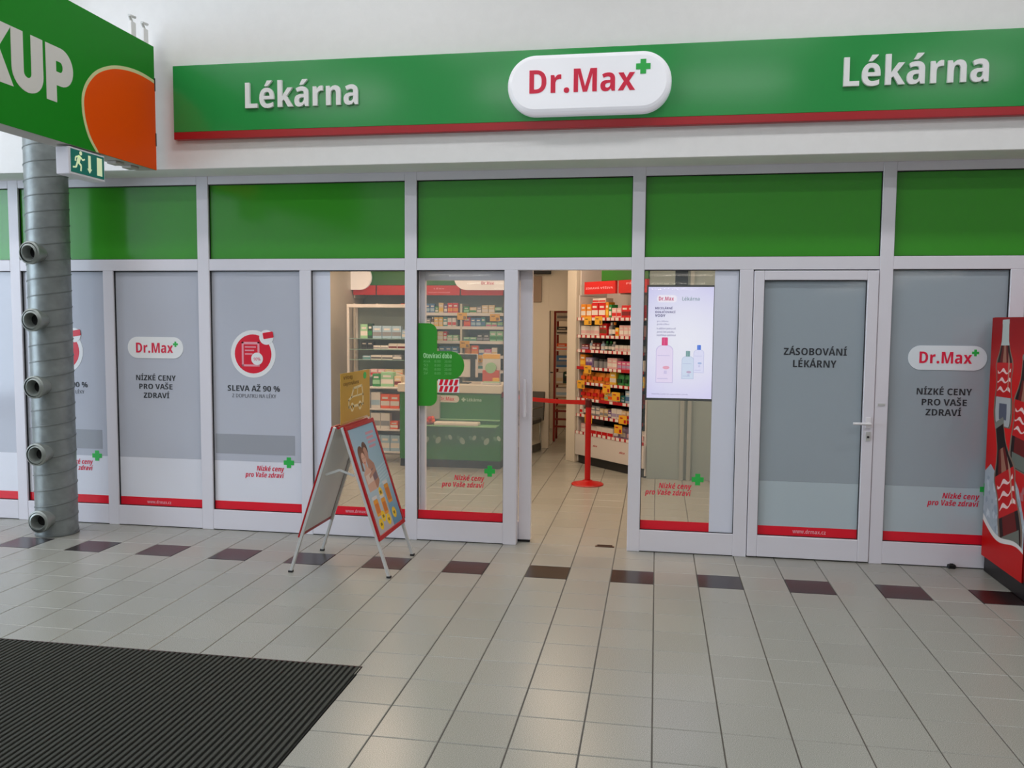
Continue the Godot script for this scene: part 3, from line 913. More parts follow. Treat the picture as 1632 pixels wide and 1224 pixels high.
func hanging_sign() -> void:
	# seen from +x; u runs from the near end (left in the picture) to the far end
	var t := thing("hanging_sign", "big green hanging sign with white capitals and an orange shape", "sign")
	var x := 0.60
	var zf := 0.418; var zn := 4.3
	var y0 := 2.945; var y1 := 3.888
	var st := start(); bx(st, Vector3(x - 0.17, y0, zf), Vector3(x - 0.003, y1, zn), 0.006); obj("case", st, M.sign_case, t)
	st = start(); bx(st, Vector3(x - 0.003, y0, zf), Vector3(x, y1, zn), 0.0008); obj("green_face", st, M.sign_green, t)
	var xf := Transform3D(Basis(Vector3(0, 0, -1), Vector3.UP, Vector3(1, 0, 0)), Vector3(x, 0, 0))   # local x is -z, local z is x
	# orange shape, cut off by the far end and the lower edge
	var o := [[1.124, 2.954], [1.203, 3.038], [1.250, 3.141], [1.265, 3.241], [1.252, 3.320], [1.205, 3.402], [1.117, 3.486], [0.996, 3.550], [0.870, 3.590], [0.722, 3.614], [0.587, 3.620], [0.467, 3.612]]
	var outer := PackedVector2Array(); var inner := PackedVector2Array()
	for k in o.size():
		inner.append(Vector2(-o[k][0], o[k][1]))
	var cen := Vector2(-0.62, 3.22)
	for v in inner:
		outer.append(v + (v - cen).normalized() * 0.026)
	outer[0] = Vector2(-1.150, y0 + 0.001); inner[0] = Vector2(-1.119, y0 + 0.001)
	outer.append(Vector2(-zf, 3.632)); outer.append(Vector2(-zf, y0 + 0.001))
	inner.append(Vector2(-zf, 3.604)); inner.append(Vector2(-zf, y0 + 0.001))
	st = start(); prism(st, smooth(outer, 3), 0.0, 0.0012, xf); obj("orange_outline", st, M.sign_edge, t)
	st = start(); prism(st, smooth(inner, 3), 0.0, 0.0024, xf); obj("orange_shape", st, M.sign_orange, t)
	# heavy capitals
	st = start()
	var b := 3.190; var h := 0.356
	st_rect(st, -2.235, b, -2.125, b + h, xf)                                   # K
	prism(st, PackedVector2Array([Vector2(-2.13, b + 0.14), Vector2(-2.035, b + h), Vector2(-1.925, b + h), Vector2(-2.04, b + 0.19), Vector2(-2.13, b + 0.10)]), 0.0, 0.002, xf)
	prism(st, PackedVector2Array([Vector2(-2.10, b + 0.21), Vector2(-2.03, b + 0.21), Vector2(-1.918, b), Vector2(-2.03, b)]), 0.0, 0.002, xf)
	obj("letter", st, M.sign_letter, t)
	st = start()
	var u := PackedVector2Array([Vector2(-1.930, b + h), Vector2(-1.930, b + 0.12)])
	for k in range(1, 16):
		var a := PI + PI * k / 16.0
		u.append(Vector2(-1.793 + 0.137 * cos(a), b + 0.12 + 0.125 * sin(a)))
	u.append(Vector2(-1.656, b + 0.12)); u.append(Vector2(-1.656, b + h)); u.append(Vector2(-1.762, b + h)); u.append(Vector2(-1.762, b + 0.115))
	for k in range(1, 8):
		var a := -PI * k / 8.0
		u.append(Vector2(-1.795 + 0.033 * cos(a), b + 0.115 + 0.030 * sin(a)))
	u.append(Vector2(-1.828, b + 0.115)); u.append(Vector2(-1.828, b + h))
	prism(st, u, 0.0, 0.002, xf)
	obj("letter", st, M.sign_letter, t)
	st = start()
	st_rect(st, -1.630, b, -1.535, b + h, xf)
	var bowl := PackedVector2Array([Vector2(-1.535, b + h), Vector2(-1.49, b + h)])
	for k in range(1, 16):
		var a := PI / 2 - PI * k / 16.0
		bowl.append(Vector2(-1.49 + 0.120 * cos(a), b + h - 0.1225 + 0.1225 * sin(a)))
	bowl.append(Vector2(-1.49, b + 0.111)); bowl.append(Vector2(-1.535, b + 0.111)); bowl.append(Vector2(-1.535, b + 0.198)); bowl.append(Vector2(-1.497, b + 0.198))
	for k in range(1, 8):
		var a := -PI / 2 + PI * k / 8.0
		bowl.append(Vector2(-1.497 + 0.026 * cos(a), b + 0.232 + 0.034 * sin(a)))
	bowl.append(Vector2(-1.497, b + 0.266)); bowl.append(Vector2(-1.535, b + 0.266))
	prism(st, bowl, 0.0, 0.002, xf)
	obj("letter", st, M.sign_letter, t)
	# strip light gutter under the case, and end clips
	for z in [0.62, 0.80]:
		st = start(); bx(st, Vector3(x - 0.13, y0 - 0.022, z - 0.05), Vector3(x - 0.05, y0, z + 0.05), 0.006); obj("lower_clip", st, M.sign_case, t)
	for y in [3.60, 3.18]:
		st = start(); bx(st, Vector3(x - 0.02, y - 0.05, zf - 0.008), Vector3(x + 0.004, y + 0.05, zf + 0.006), 0.002); obj("end_clip", st, M.shadow_rubber, t)
	for z in [0.60, 0.44]:
		st = start(); bx(st, Vector3(x - 0.075, y1, z - 0.03), Vector3(x - 0.045, y1 + 0.13, z + 0.03), 0.004)
		var br := obj("hanger", st, M.wall, t)
		st = start(); rod(st, Vector3(x - 0.06, y1 + 0.12, z), Vector3(x - 0.06, y1 + 0.165, z + 0.03), 0.012); rod(st, Vector3(x - 0.06, y1 + 0.165, z + 0.035), Vector3(x - 0.06, y1 + 0.175, z - 0.04), 0.011)
		obj("hook", st, M.alu, br)
	for z in [1.6, 3.0, 4.1]:
		st = start(); rod(st, Vector3(x - 0.08, y1, z), Vector3(x - 0.08, 5.40, z), 0.006, 8); obj("hanger_rod", st, M.alu, t)

func st_rect(st: SurfaceTool, x0: float, y0: float, x1: float, y1: float, xf: Transform3D) -> void:
	prism(st, PackedVector2Array([Vector2(x0, y0), Vector2(x1, y0), Vector2(x1, y1), Vector2(x0, y1)]), 0.0, 0.002, xf)

func smooth(p: PackedVector2Array, straight: int) -> PackedVector2Array:
	# a rounder curve through the points; the last few points stay corners
	var out := PackedVector2Array()
	var n := p.size() - straight
	for k in n:
		var a := p[maxi(k - 1, 0)]; var b := p[k]; var c := p[k + 1]; var d := p[mini(k + 2, n)]
		for i in 4:
			out.append(b.cubic_interpolate(c, a, d, i / 4.0))
	for k in range(n, p.size()):
		out.append(p[k])
	return out

func exit_sign() -> void:
	var t := thing("exit_sign", "small lit green escape sign with running figure, under the hanging sign", "sign")
	var st := start(); bx(st, Vector3(0.495, 2.750, 1.052), Vector3(0.597, 2.935, 1.428), 0.006); obj("case", st, M.frame, t)
	st = start(); bx(st, Vector3(0.597, 2.768, 1.066), Vector3(0.600, 2.922, 1.414), 0.001)
	var face := obj("green_face", st, M.exit_green, t)
	var xf := Transform3D(Basis(Vector3(0, 0, -1), Vector3.UP, Vector3(1, 0, 0)), Vector3(0.600, 0, 0))
	st = start()
	# running figure
	prism(st, disc(Vector2(-1.315, 2.905), 0.014, 16), 0, 0.0015, xf)
	for l in [[-1.325, 2.885, -1.345, 2.840, 0.030], [-1.330, 2.885, -1.295, 2.862, 0.011], [-1.295, 2.862, -1.275, 2.872, 0.010], [-1.332, 2.884, -1.368, 2.872, 0.011], [-1.368, 2.872, -1.372, 2.846, 0.010], [-1.342, 2.842, -1.312, 2.822, 0.015], [-1.312, 2.822, -1.318, 2.786, 0.012], [-1.350, 2.842, -1.366, 2.806, 0.014], [-1.366, 2.806, -1.398, 2.802, 0.011]]:
		var a := Vector2(l[0], l[1]); var b := Vector2(l[2], l[3])
		var s: Vector2 = (b - a).normalized().orthogonal() * float(l[4]) / 2.0
		prism(st, PackedVector2Array([a + s, b + s, b - s, a - s]), 0, 0.0015, xf)
	obj("figure", st, M.exit_light, face)
	st = start()
	prism(st, PackedVector2Array([Vector2(-1.238, 2.905), Vector2(-1.212, 2.905), Vector2(-1.212, 2.815), Vector2(-1.200, 2.815), Vector2(-1.225, 2.785), Vector2(-1.250, 2.815), Vector2(-1.238, 2.815)]), 0, 0.0015, xf)
	obj("arrow", st, M.exit_light, face)
	st = start(); prism(st, PackedVector2Array([Vector2(-1.145, 2.785), Vector2(-1.090, 2.785), Vector2(-1.090, 2.908), Vector2(-1.145, 2.908)]), 0, 0.0015, xf)
	obj("doorway", st, M.exit_light, face)
	st = start(); rod(st, Vector3(0.546, 2.93, 1.36), Vector3(0.546, 2.95, 1.36), 0.02)
	obj("hanger", st, M.shadow_rubber, t)

# ---------------------------------------------------------------- the duct column
func duct_column() -> void:
	var c := Vector3(-0.41, 0, 0.36)
	var t := thing("duct_column", "grey metal spiral duct column with five round air nozzles", "duct", c)
	var st := start(); lathe(st, [[0.0, 0.0], [0.160, 0.0], [0.160, 5.4]], 56); obj("pipe", st, M.duct, t)
	# spiral seam
	st = start()
	var pitch := 0.132
	var turns := int(5.35 / pitch)
	var n := 40
	var r0 := 0.1585; var r1 := 0.1645
	for k in turns * n:
		var a0 := TAU * k / n; var a1 := TAU * (k + 1) / n
		var y0 := 0.02 + pitch * k / n; var y1 := 0.02 + pitch * (k + 1) / n
		var d0 := Vector3(cos(a0), 0, -sin(a0)); var d1 := Vector3(cos(a1), 0, -sin(a1))
		var w := Vector3(0, 0.0035, 0); var p0 := Vector3(0, y0, 0); var p1 := Vector3(0, y1, 0)
		quad(st, d0 * r1 + p0 - w, d1 * r1 + p1 - w, d1 * r1 + p1 + w, d0 * r1 + p0 + w, (d0 + d1).normalized())
		quad(st, d0 * r0 + p0 + w * 1.8, d1 * r0 + p1 + w * 1.8, d1 * r1 + p1 + w, d0 * r1 + p0 + w, ((d0 + d1) + Vector3.UP * 2).normalized())
		quad(st, d0 * r0 + p0 - w * 1.8, d1 * r0 + p1 - w * 1.8, d1 * r1 + p1 - w, d0 * r1 + p0 - w, ((d0 + d1) - Vector3.UP * 2).normalized())
	obj("spiral_seam", st, M.duct_seam, t)
	var tilt := [0.12, 0.04, 0.0, -0.05, 0.0]
	var yaw := [-0.05, 0.05, -0.02, 0.0, 0.12]
	var ys := [2.298, 1.770, 1.236, 0.695, 0.150]
	for k in 5:
		var xf := Transform3D(Basis(Vector3.RIGHT, PI / 2), Vector3(0.022, ys[k], 0.112))        # local y looks along +z
		st = start(); lathe(st, [[0.070, 0.0], [0.070, 0.085], [0.074, 0.09], [0.0905, 0.105], [0.0905, 0.135], [0.078, 0.143]], 36, xf)
		var noz := obj("nozzle", st, M.nozzle, t)
		# the ball jet in the collar, each turned a little its own way
		var at := xf * Vector3(0, 0.115, 0)
		var bx2 := Transform3D(Basis(Vector3.UP, yaw[k]) * Basis(Vector3.RIGHT, PI / 2 + tilt[k]), at)
		st = start(); lathe(st, [[0.078, -0.02], [0.074, 0.022], [0.060, 0.030], [0.056, 0.020], [0.042, -0.04]], 32, bx2); obj("jet_ring", st, M.nozzle, noz)
		st = start(); lathe(st, [[0.046, -0.042], [0.0, -0.046]], 24, bx2); obj("jet_hole", st, M.dark_hole, noz)
	st = start(); lathe(st, [[0.164, 0.0], [0.168, 0.004], [0.168, 0.012], [0.160, 0.016]], 48); obj("floor_collar", st, M.duct_seam, t)

# ---------------------------------------------------------------- the drinks cooler
func bottle_print(cv: Canvas, at: Vector2, s: float, turn: float, pale: bool) -> void:
	# a contoured glass bottle of length s, its cap towards -y before turning
	var prof := [[0.0, 0.052], [0.03, 0.056], [0.05, 0.050], [0.20, 0.056], [0.30, 0.085], [0.38, 0.122], [0.44, 0.132], [0.50, 0.120], [0.56, 0.112], [0.66, 0.118], [0.74, 0.134], [0.86, 0.140], [0.95, 0.128], [1.0, 0.110]]
	var put := func(x: float, y: float) -> Vector2: return at + (Vector2(x * 1.5, y - 0.5) * s).rotated(turn)
	var shape := func(a: float, b: float, k: float) -> PackedVector2Array:
		var l := PackedVector2Array(); var r := PackedVector2Array()
		for i in 25:
			var y := lerpf(a, b, i / 24.0)
			var w := 0.0
			for j in prof.size() - 1:
				if y >= prof[j][0] and y <= prof[j + 1][0]:
					w = lerpf(prof[j][1], prof[j + 1][1], (y - prof[j][0]) / (prof[j + 1][0] - prof[j][0]))
			l.append(put.call(-w * k, y)); r.append(put.call(w * k, y))
		r.reverse(); l.append_array(r)
		return l
	cv.polys([shape.call(0.0, 1.0, 1.10)], Color(0.50, 0.42, 0.36))
	cv.polys([shape.call(0.02, 0.99, 0.94)], Color(0.12, 0.05, 0.04))
	cv.polys([shape.call(0.22, 0.95, 0.62)], Color(0.40, 0.07, 0.05))
	cv.polys([shape.call(0.22, 0.42, 0.25)], Color(0.62, 0.42, 0.34))
	cv.polys([shape.call(0.40, 0.72, 0.98)], Color(0.78, 0.06, 0.06))
	for k in 3:
		var sw := PackedVector2Array()
		for i in 13:
			var x := -0.105 + 0.21 * i / 12.0
			sw.append(put.call(x, 0.47 + 0.085 * k + 0.022 * sin(i * 0.9 + k)))
		for i in 13:
			var x := 0.105 - 0.21 * i / 12.0
			sw.append(put.call(x, 0.495 + 0.085 * k + 0.012 * sin((12 - i) * 0.9 + k + 0.6)))
		cv.polys([sw], Color(0.93, 0.80, 0.78))
	if pale:
		cv.polys([shape.call(0.0, 0.24, 1.02)], Color(0.74, 0.77, 0.75))
		cv.polys([shape.call(0.72, 0.99, 0.9)], Color(0.70, 0.70, 0.70))
		cv.polys([shape.call(0.78, 0.93, 0.45)], Color(0.35, 0.36, 0.42))
	else:
		cv.polys([shape.call(0.0, 0.05, 1.1)], Color(0.5, 0.5, 0.46))
		cv.polys([shape.call(0.86, 0.985, 0.8)], Color(0.42, 0.44, 0.40))
	var hl := PackedVector2Array([put.call(0.06, 0.30), put.call(0.085, 0.40), put.call(0.075, 0.66), put.call(0.06, 0.66)])
	cv.polys([hl], Color(0.75, 0.62, 0.52), 0.8)

func cooler() -> void:
	var t := thing("drinks_cooler", "tall red drinks cooler with printed bottles on its side, right edge", "cooler")
	var x0 := 6.856; var x1 := 7.52; var z0 := 0.02; var z1 := 0.755
	var st := start(); bx(st, Vector3(x0 + 0.004, 0.115, z0), Vector3(x1, 1.845, z1 - 0.03), 0.008); obj("cabinet", st, M.cooler_red, t)
	st = start(); bx(st, Vector3(x0 + 0.01, 0.11, z1 - 0.03), Vector3(x1 - 0.01, 1.85, z1 + 0.012), 0.006); obj("door", st, M.black, t)
	st = start(); bx(st, Vector3(x0 + 0.015, 0.0, z0 + 0.02), Vector3(x1 - 0.02, 0.112, z1 - 0.01), 0.006); obj("plinth", st, M.black, t)
	# side print
	var cv := Canvas.new(288, 672, Color(0.70, 0.03, 0.03))
	cv.fade(0, 0, 288, 300, Color(0.60, 0.03, 0.04), Color(0.80, 0.03, 0.03))
	cv.fade(0, 300, 288, 672, Color(0.80, 0.03, 0.03), Color(0.74, 0.05, 0.04))
	cv.glow(Vector2(150, 260), 190, Color(0.88, 0.06, 0.03), 0.8)
	# crushed ice
	var ice := PackedVector2Array([Vector2(0, 430), Vector2(40, 405), Vector2(90, 430), Vector2(150, 470), Vector2(200, 410), Vector2(240, 440), Vector2(288, 520), Vector2(288, 620), Vector2(0, 600)])
	cv.polys([ice], Color(0.66, 0.69, 0.72))
	var r2 := RandomNumberGenerator.new(); r2.seed = 5
	for k in 110:
		var p := Vector2(r2.randf_range(0, 288), r2.randf_range(440, 615))
		var s := r2.randf_range(6, 20)
		var q := PackedVector2Array()
		for j in 5:
			q.append(p + Vector2(s, 0).rotated(TAU * j / 5.0 + r2.randf()) * r2.randf_range(0.6, 1.0))
		cv.polys([q], [Color(0.80, 0.82, 0.84), Color(0.52, 0.57, 0.63), Color(0.62, 0.66, 0.70), Color(0.88, 0.89, 0.9)][k % 4], 0.55)
	bottle_print(cv, Vector2(240, 245), 300, 0.06, false)
	bottle_print(cv, Vector2(104, 150), 290, -0.03, true)
	bottle_print(cv, Vector2(150, 445), 360, -0.38, false)
	# white wave and red foot
	var wave := PackedVector2Array(); var foot := PackedVector2Array()
	for i in 33:
		var x := 288.0 * i / 32.0
		var y := 560.0 + 44.0 * (x / 288.0) + 16.0 * sin(x / 288.0 * TAU * 0.9 - 0.4)
		wave.append(Vector2(x, y - 2)); foot.append(Vector2(x, y + 16 - 8.0 * x / 288.0))
	wave.append(Vector2(288, 672)); wave.append(Vector2(0, 672)); foot.append(Vector2(288, 672)); foot.append(Vector2(0, 672))
	cv.polys([wave], Color(0.88, 0.86, 0.84))
	cv.polys([foot], Color(0.76, 0.05, 0.04))
	st = start()
	quad_uv(st, [Vector3(x0, 1.842, z0 + 0.004), Vector3(x0, 1.842, z1 - 0.03), Vector3(x0, 0.117, z1 - 0.03), Vector3(x0, 0.117, z0 + 0.004)], Vector3(-1, 0, 0))
	st.set_uv(Vector2(0, 0))
	bx(st, Vector3(x0 + 0.0005, 0.117, z0 + 0.004), Vector3(x0 + 0.004, 1.842, z1 - 0.03), 0.0)
	var pm := print_mat(cv.texture(), 0.45)
	pm.metallic_specular = 0.3
	obj("side_print", st, pm, t)
	st = start(); bx(st, Vector3(x0 + 0.05, 0.35, z1 + 0.012), Vector3(x0 + 0.09, 1.5, z1 + 0.045), 0.006); obj("handle", st, M.shadow_rubber, t)

# ---------------------------------------------------------------- things in the hall
func entrance_mat() -> void:
	var x0 := MAT.position.x; var x1 := MAT.end.x; var z0 := MAT.position.y; var z1 := MAT.end.y
	var t := thing("entrance_mat", "large dark ribbed entrance mat sunk in the tile floor", "mat", Vector3(0, 0, 0))
	var st := start(); bx(st, Vector3(x0, -0.0054, z0), Vector3(x1, -0.002, z1), 0.0); obj("base", st, M.mat_base, t)
	st = start()
	bx(st, Vector3(x0, -0.005, z0), Vector3(x1, 0.004, z0 + 0.008), 0.001); obj("rim", st, M.mat_edge, t); st = start(); bx(st, Vector3(x0, -0.005, z1 - 0.008), Vector3(x1, 0.004, z1), 0.001)
	obj("rim", st, M.mat_edge, t)
	st = start()
	bx(st, Vector3(x0, -0.005, z0 + 0.008), Vector3(x0 + 0.006, 0.003, z1 - 0.008), 0.001); obj("rim", st, M.mat_base, t); st = start(); bx(st, Vector3(x1 - 0.006, -0.005, z0 + 0.008), Vector3(x1, 0.003, z1 - 0.008), 0.001)
	obj("rim", st, M.mat_base, t)
	st = start()
	var w := 0.0165; var l := z1 - z0 - 0.02
	bx(st, Vector3(-w / 2, -0.002, 0), Vector3(w / 2, 0.007, l), 0.0025)
	var rib := st.commit()
	var n := int((x1 - x0 - 0.02) / 0.0305)
	for k in n:
		shared("rib", rib, M.mat_rubber, t, Vector3(x1 - 0.022 - 0.0305 * k, 0, z0 + 0.010))

func a_board() -> void:
	var t := thing("sandwich_board", "red framed sandwich board with a blue poster, before the entrance", "signboard")
	var ym := 1.045
	var z0 := 0.44; var z1 := 1.045
	# the two leaves: [ridge x, foot x]
	var sides := [[2.345, 2.680, 1.0], [2.292, 1.955, -1.0]]
	for k in 2:
		var sd: Array = sides[k]
		var sg: float = sd[2]
		var top := Vector3(sd[0], ym, 0); var bot := Vector3(sd[1], 0.0, 0)
		var up := (top - bot).normalized()
		var nrm := Vector3(up.y, -up.x, 0) * sg * signf(up.y)
		if nrm.x * sg < 0: nrm = -nrm
		var legs := [z0 + 0.012, z1 - 0.012]
		for z in legs:
			var st := start()
			bar(st, bot + Vector3(0, 0.004, z), top + Vector3(0, 0, z), 0.024, 0.020, Vector3(0, 0, 1))
			var leg := obj("leg", st, M.alu, t)
			st = start(); bx(st, bot + Vector3(-0.016, 0.0, z - 0.014), bot + Vector3(0.016, 0.014, z + 0.014), 0.002); obj("foot_cap", st, M.shadow_rubber, leg)
		# panel plane: from y=0.25 to the ridge
		var tb := (ym - 0.25) / (ym)
		var pb := top.lerp(bot, tb)
		var xf := Transform3D(Basis(Vector3(0, 0, -sg), up, nrm), Vector3(pb.x, pb.y, (z0 + z1) / 2.0) + nrm * 0.010)
		var hw := (z1 - z0) / 2.0; var hh := pb.distance_to(top)
		var st := start(); bx(st, Vector3(-hw + 0.01, 0.01, 0.0), Vector3(hw - 0.01, hh - 0.01, 0.006), 0.0, xf); obj("back_panel", st, M.board_back, t)
		st = start()
		var fw := 0.032
		bx(st, Vector3(-hw, 0, 0.0), Vector3(hw, fw, 0.014), 0.003, xf); bx(st, Vector3(-hw, hh - fw, 0.0), Vector3(hw, hh, 0.014), 0.003, xf)
		bx(st, Vector3(-hw, fw, 0.0), Vector3(-hw + fw, hh - fw, 0.014), 0.003, xf); bx(st, Vector3(hw - fw, fw, 0.0), Vector3(hw, hh - fw, 0.014), 0.003, xf)
		obj("red_frame", st, M.board_red, t)
		st = start()
		var q := [Vector3(-hw + fw, hh - fw, 0.0085), Vector3(hw - fw, hh - fw, 0.0085), Vector3(hw - fw, fw, 0.0085), Vector3(-hw + fw, fw, 0.0085)]
		for j in 4:
			q[j] = xf * q[j]
		quad_uv(st, q, nrm)
		st.set_uv(Vector2(0.5, 0.01))
		bx(st, Vector3(-hw + fw, fw, 0.006), Vector3(hw - fw, hh - fw, 0.008), 0.0, xf)
		obj("poster", st, poster() if k == 0 else M.film_pale, t)
	# spreaders between the leaves
	for z in [z0 + 0.03, z1 - 0.03]:
		var st := start()
		bar(st, Vector3(2.318 - 0.106, 0.705, z), Vector3(2.318, 0.742, z), 0.016, 0.005, Vector3(0, 1, 0)); bar(st, Vector3(2.318, 0.742, z), Vector3(2.318 + 0.106, 0.705, z), 0.016, 0.005, Vector3(0, 1, 0))
		obj("spreader", st, M.alu, t)
	var st := start(); rod(st, Vector3(2.318, ym - 0.004, z0 + 0.004), Vector3(2.318, ym - 0.004, z1 - 0.004), 0.009); obj("hinge", st, M.board_red, t)
	# yellow card that stands on the ridge
	var c := thing("topper_card", "yellow card with a white car outline, standing on the sandwich board", "card")
	var x := 2.318
	st = start(); bx(st, Vector3(x - 0.002, ym + 0.008, z0 - 0.06), Vector3(x + 0.002, 1.415, z1 - 0.055), 0.0006); obj("card", st, M.card_yellow, c)
	st = start(); bx(st, Vector3(x - 0.008, ym + 0.006, z0 + 0.0), Vector3(x + 0.008, ym + 0.026, z1 - 0.06), 0.002); obj("holder", st, M.clear_sheet, c)
	var xf2 := Transform3D(Basis(Vector3(0, 0, -1), Vector3.UP, Vector3(1, 0, 0)), Vector3(x + 0.002, 0, 0))
	# car outline (local x = -z)
	var car := [[-0.835, 1.165], [-0.835, 1.215], [-0.78, 1.235], [-0.735, 1.295], [-0.56, 1.305], [-0.535, 1.235], [-0.535, 1.165]]
	st = start()
	for k in car.size():
		var a := Vector2(car[k][0], car[k][1]); var b2 := Vector2(car[(k + 1) % car.size()][0], car[(k + 1) % car.size()][1])
		line(st, a, b2, 0.018, xf2)
	line(st, Vector2(-0.77, 1.235), Vector2(-0.545, 1.240), 0.012, xf2); line(st, Vector2(-0.655, 1.240), Vector2(-0.652, 1.30), 0.012, xf2)
	for wx in [-0.765, -0.60]:
		prism(st, disc(Vector2(wx, 1.160), 0.033, 24), 0, 0.0014, xf2)
	obj("car_outline", st, M.card_pale, c)
	st = start()
	for wx in [-0.765, -0.60]:
		prism(st, disc(Vector2(wx, 1.160), 0.017, 20), 0, 0.002, xf2)
	obj("car_hubs", st, M.card_yellow, c)
	st = start(); prism(st, disc(Vector2(-0.49, 1.375), 0.026, 20, 0.034), 0, 0.0012, xf2); obj("green_dot", st, M.green_plus, c)
	text_x(c, "VÝDEJ", -0.94, -0.76, 1.362, 1.398, x + 0.002, M.card_ink)
	text_x(c, "OBJEDNÁVEK", -0.94, -0.62, 1.318, 1.352, x + 0.002, M.card_ink)

func line(st: SurfaceTool, a: Vector2, b: Vector2, w: float, xf: Transform3D) -> void:
	var d := (b - a).normalized()
	var s := d.orthogonal() * w / 2.0
	a -= d * w * 0.35; b += d * w * 0.35
	prism(st, PackedVector2Array([a + s, b + s, b - s, a - s]), 0, 0.0014, xf)

func text_x(parent: Node, s: String, u0: float, u1: float, y0: float, y1: float, x: float, m: Material) -> void:
	# lettering on a face that looks towards +x; u = -z
	text(parent, s, u0, u1, y0, y1, x, m, bold, 0.0012, PI / 2)

func poster() -> StandardMaterial3D:
	var cv := Canvas.new(320, 480, Color(0.62, 0.72, 0.78))
	cv.fade(0, 0, 320, 300, Color(0.28, 0.55, 0.74), Color(0.52, 0.72, 0.80))
	cv.fade(0, 0, 320, 300, Color(0.85, 0.85, 0.86), Color(0.75, 0.82, 0.84), 0.55, true)
	cv.fade(0, 290, 320, 480, Color(0.66, 0.76, 0.82), Color(0.70, 0.68, 0.70))
	cv.fade(200, 300, 320, 480, Color(0.55, 0.70, 0.80), Color(0.20, 0.50, 0.68), 0.75)
	# sea foam
	for k in 6:
		cv.polys([PackedVector2Array([Vector2(130, 215 + k * 13), Vector2(330, 190 + k * 14), Vector2(330, 196 + k * 14), Vector2(130, 222 + k * 13)])], Color(0.82, 0.88, 0.90), 0.45)
	# two people in the sun, seen very small: the one behind in the embrace of the other
	cv.polys([disc(Vector2(128, 104), 34, 30, 30)], Color(0.33, 0.22, 0.19))
	cv.polys([disc(Vector2(126, 126), 32, 30, 24)], Color(0.72, 0.53, 0.46))
	cv.polys([PackedVector2Array([Vector2(108, 150), Vector2(146, 150), Vector2(184, 178), Vector2(190, 262), Vector2(150, 290), Vector2(104, 280)])], Color(0.69, 0.50, 0.42))
	cv.polys([PackedVector2Array([Vector2(112, 200), Vector2(178, 196), Vector2(182, 246), Vector2(116, 256)])], Color(0.42, 0.36, 0.42), 0.8)
	cv.polys([disc(Vector2(74, 122), 40, 30, 36)], Color(0.45, 0.29, 0.22))
	cv.polys([PackedVector2Array([Vector2(40, 124), Vector2(56, 120), Vector2(52, 196), Vector2(30, 190)])], Color(0.45, 0.29, 0.22))
	cv.polys([disc(Vector2(84, 144), 30, 30, 23)], Color(0.84, 0.66, 0.58))
	cv.polys([disc(Vector2(76, 140), 3, 10), disc(Vector2(94, 139), 3, 10)], Color(0.30, 0.20, 0.18), 0.8)
	cv.polys([PackedVector2Array([Vector2(76, 158), Vector2(94, 157), Vector2(88, 164), Vector2(80, 164)])], Color(0.72, 0.32, 0.32), 0.8)
	cv.polys([PackedVector2Array([Vector2(72, 168), Vector2(96, 168), Vector2(100, 184), Vector2(128, 200), Vector2(134, 290), Vector2(40, 290), Vector2(36, 206), Vector2(68, 188)])], Color(0.82, 0.65, 0.57))
	cv.polys([PackedVector2Array([Vector2(46, 216), Vector2(122, 210), Vector2(126, 250), Vector2(50, 256)])], Color(0.86, 0.80, 0.76), 0.8)
	cv.polys([PackedVector2Array([Vector2(186, 190), Vector2(176, 214), Vector2(92, 236), Vector2(88, 222), Vector2(150, 202)])], Color(0.72, 0.53, 0.45))
	# pink heading lines at the upper right
	for k in 4:
		cv.rect(190, 34 + 21 * k, 290 - 16 * (k % 2), 46 + 21 * k, Color(0.88, 0.55, 0.60), 0.75)
	# products and price stars
	cv.polys([disc(Vector2(160, 312), 22, 24)], Color(0.93, 0.76, 0.12))
	cv.rect(150, 306, 170, 320, Color(0.35, 0.30, 0.12), 0.8)
	for p in [[216, 290, 272, 378], [134, 340, 184, 414], [44, 330, 98, 404]]:
		cv.polys([rr(p[0], p[1], p[2], p[3], 8)], Color(0.90, 0.60, 0.15))
		cv.rect(p[0] + 6, p[1] + 18, p[2] - 6, p[3] - 12, Color(0.80, 0.42, 0.18), 0.8)
		cv.rect(p[0] - 4, p[1] - 16, p[2] + 2, p[1] - 2, Color(0.92, 0.86, 0.84), 0.7)
	for p in [Vector2(60, 440), Vector2(160, 440), Vector2(246, 428), Vector2(108, 414)]:
		cv.polys([disc(p, 25, 24)], Color(0.94, 0.78, 0.10))
		cv.rect(p.x - 10, p.y - 6, p.x + 10, p.y + 7, Color(0.40, 0.34, 0.10), 0.75)
	return print_mat(cv.texture(), 0.4)

func rr(x0: float, y0: float, x1: float, y1: float, r: float) -> PackedVector2Array:
	return rrect(x0, y0, x1, y1, r, 5)

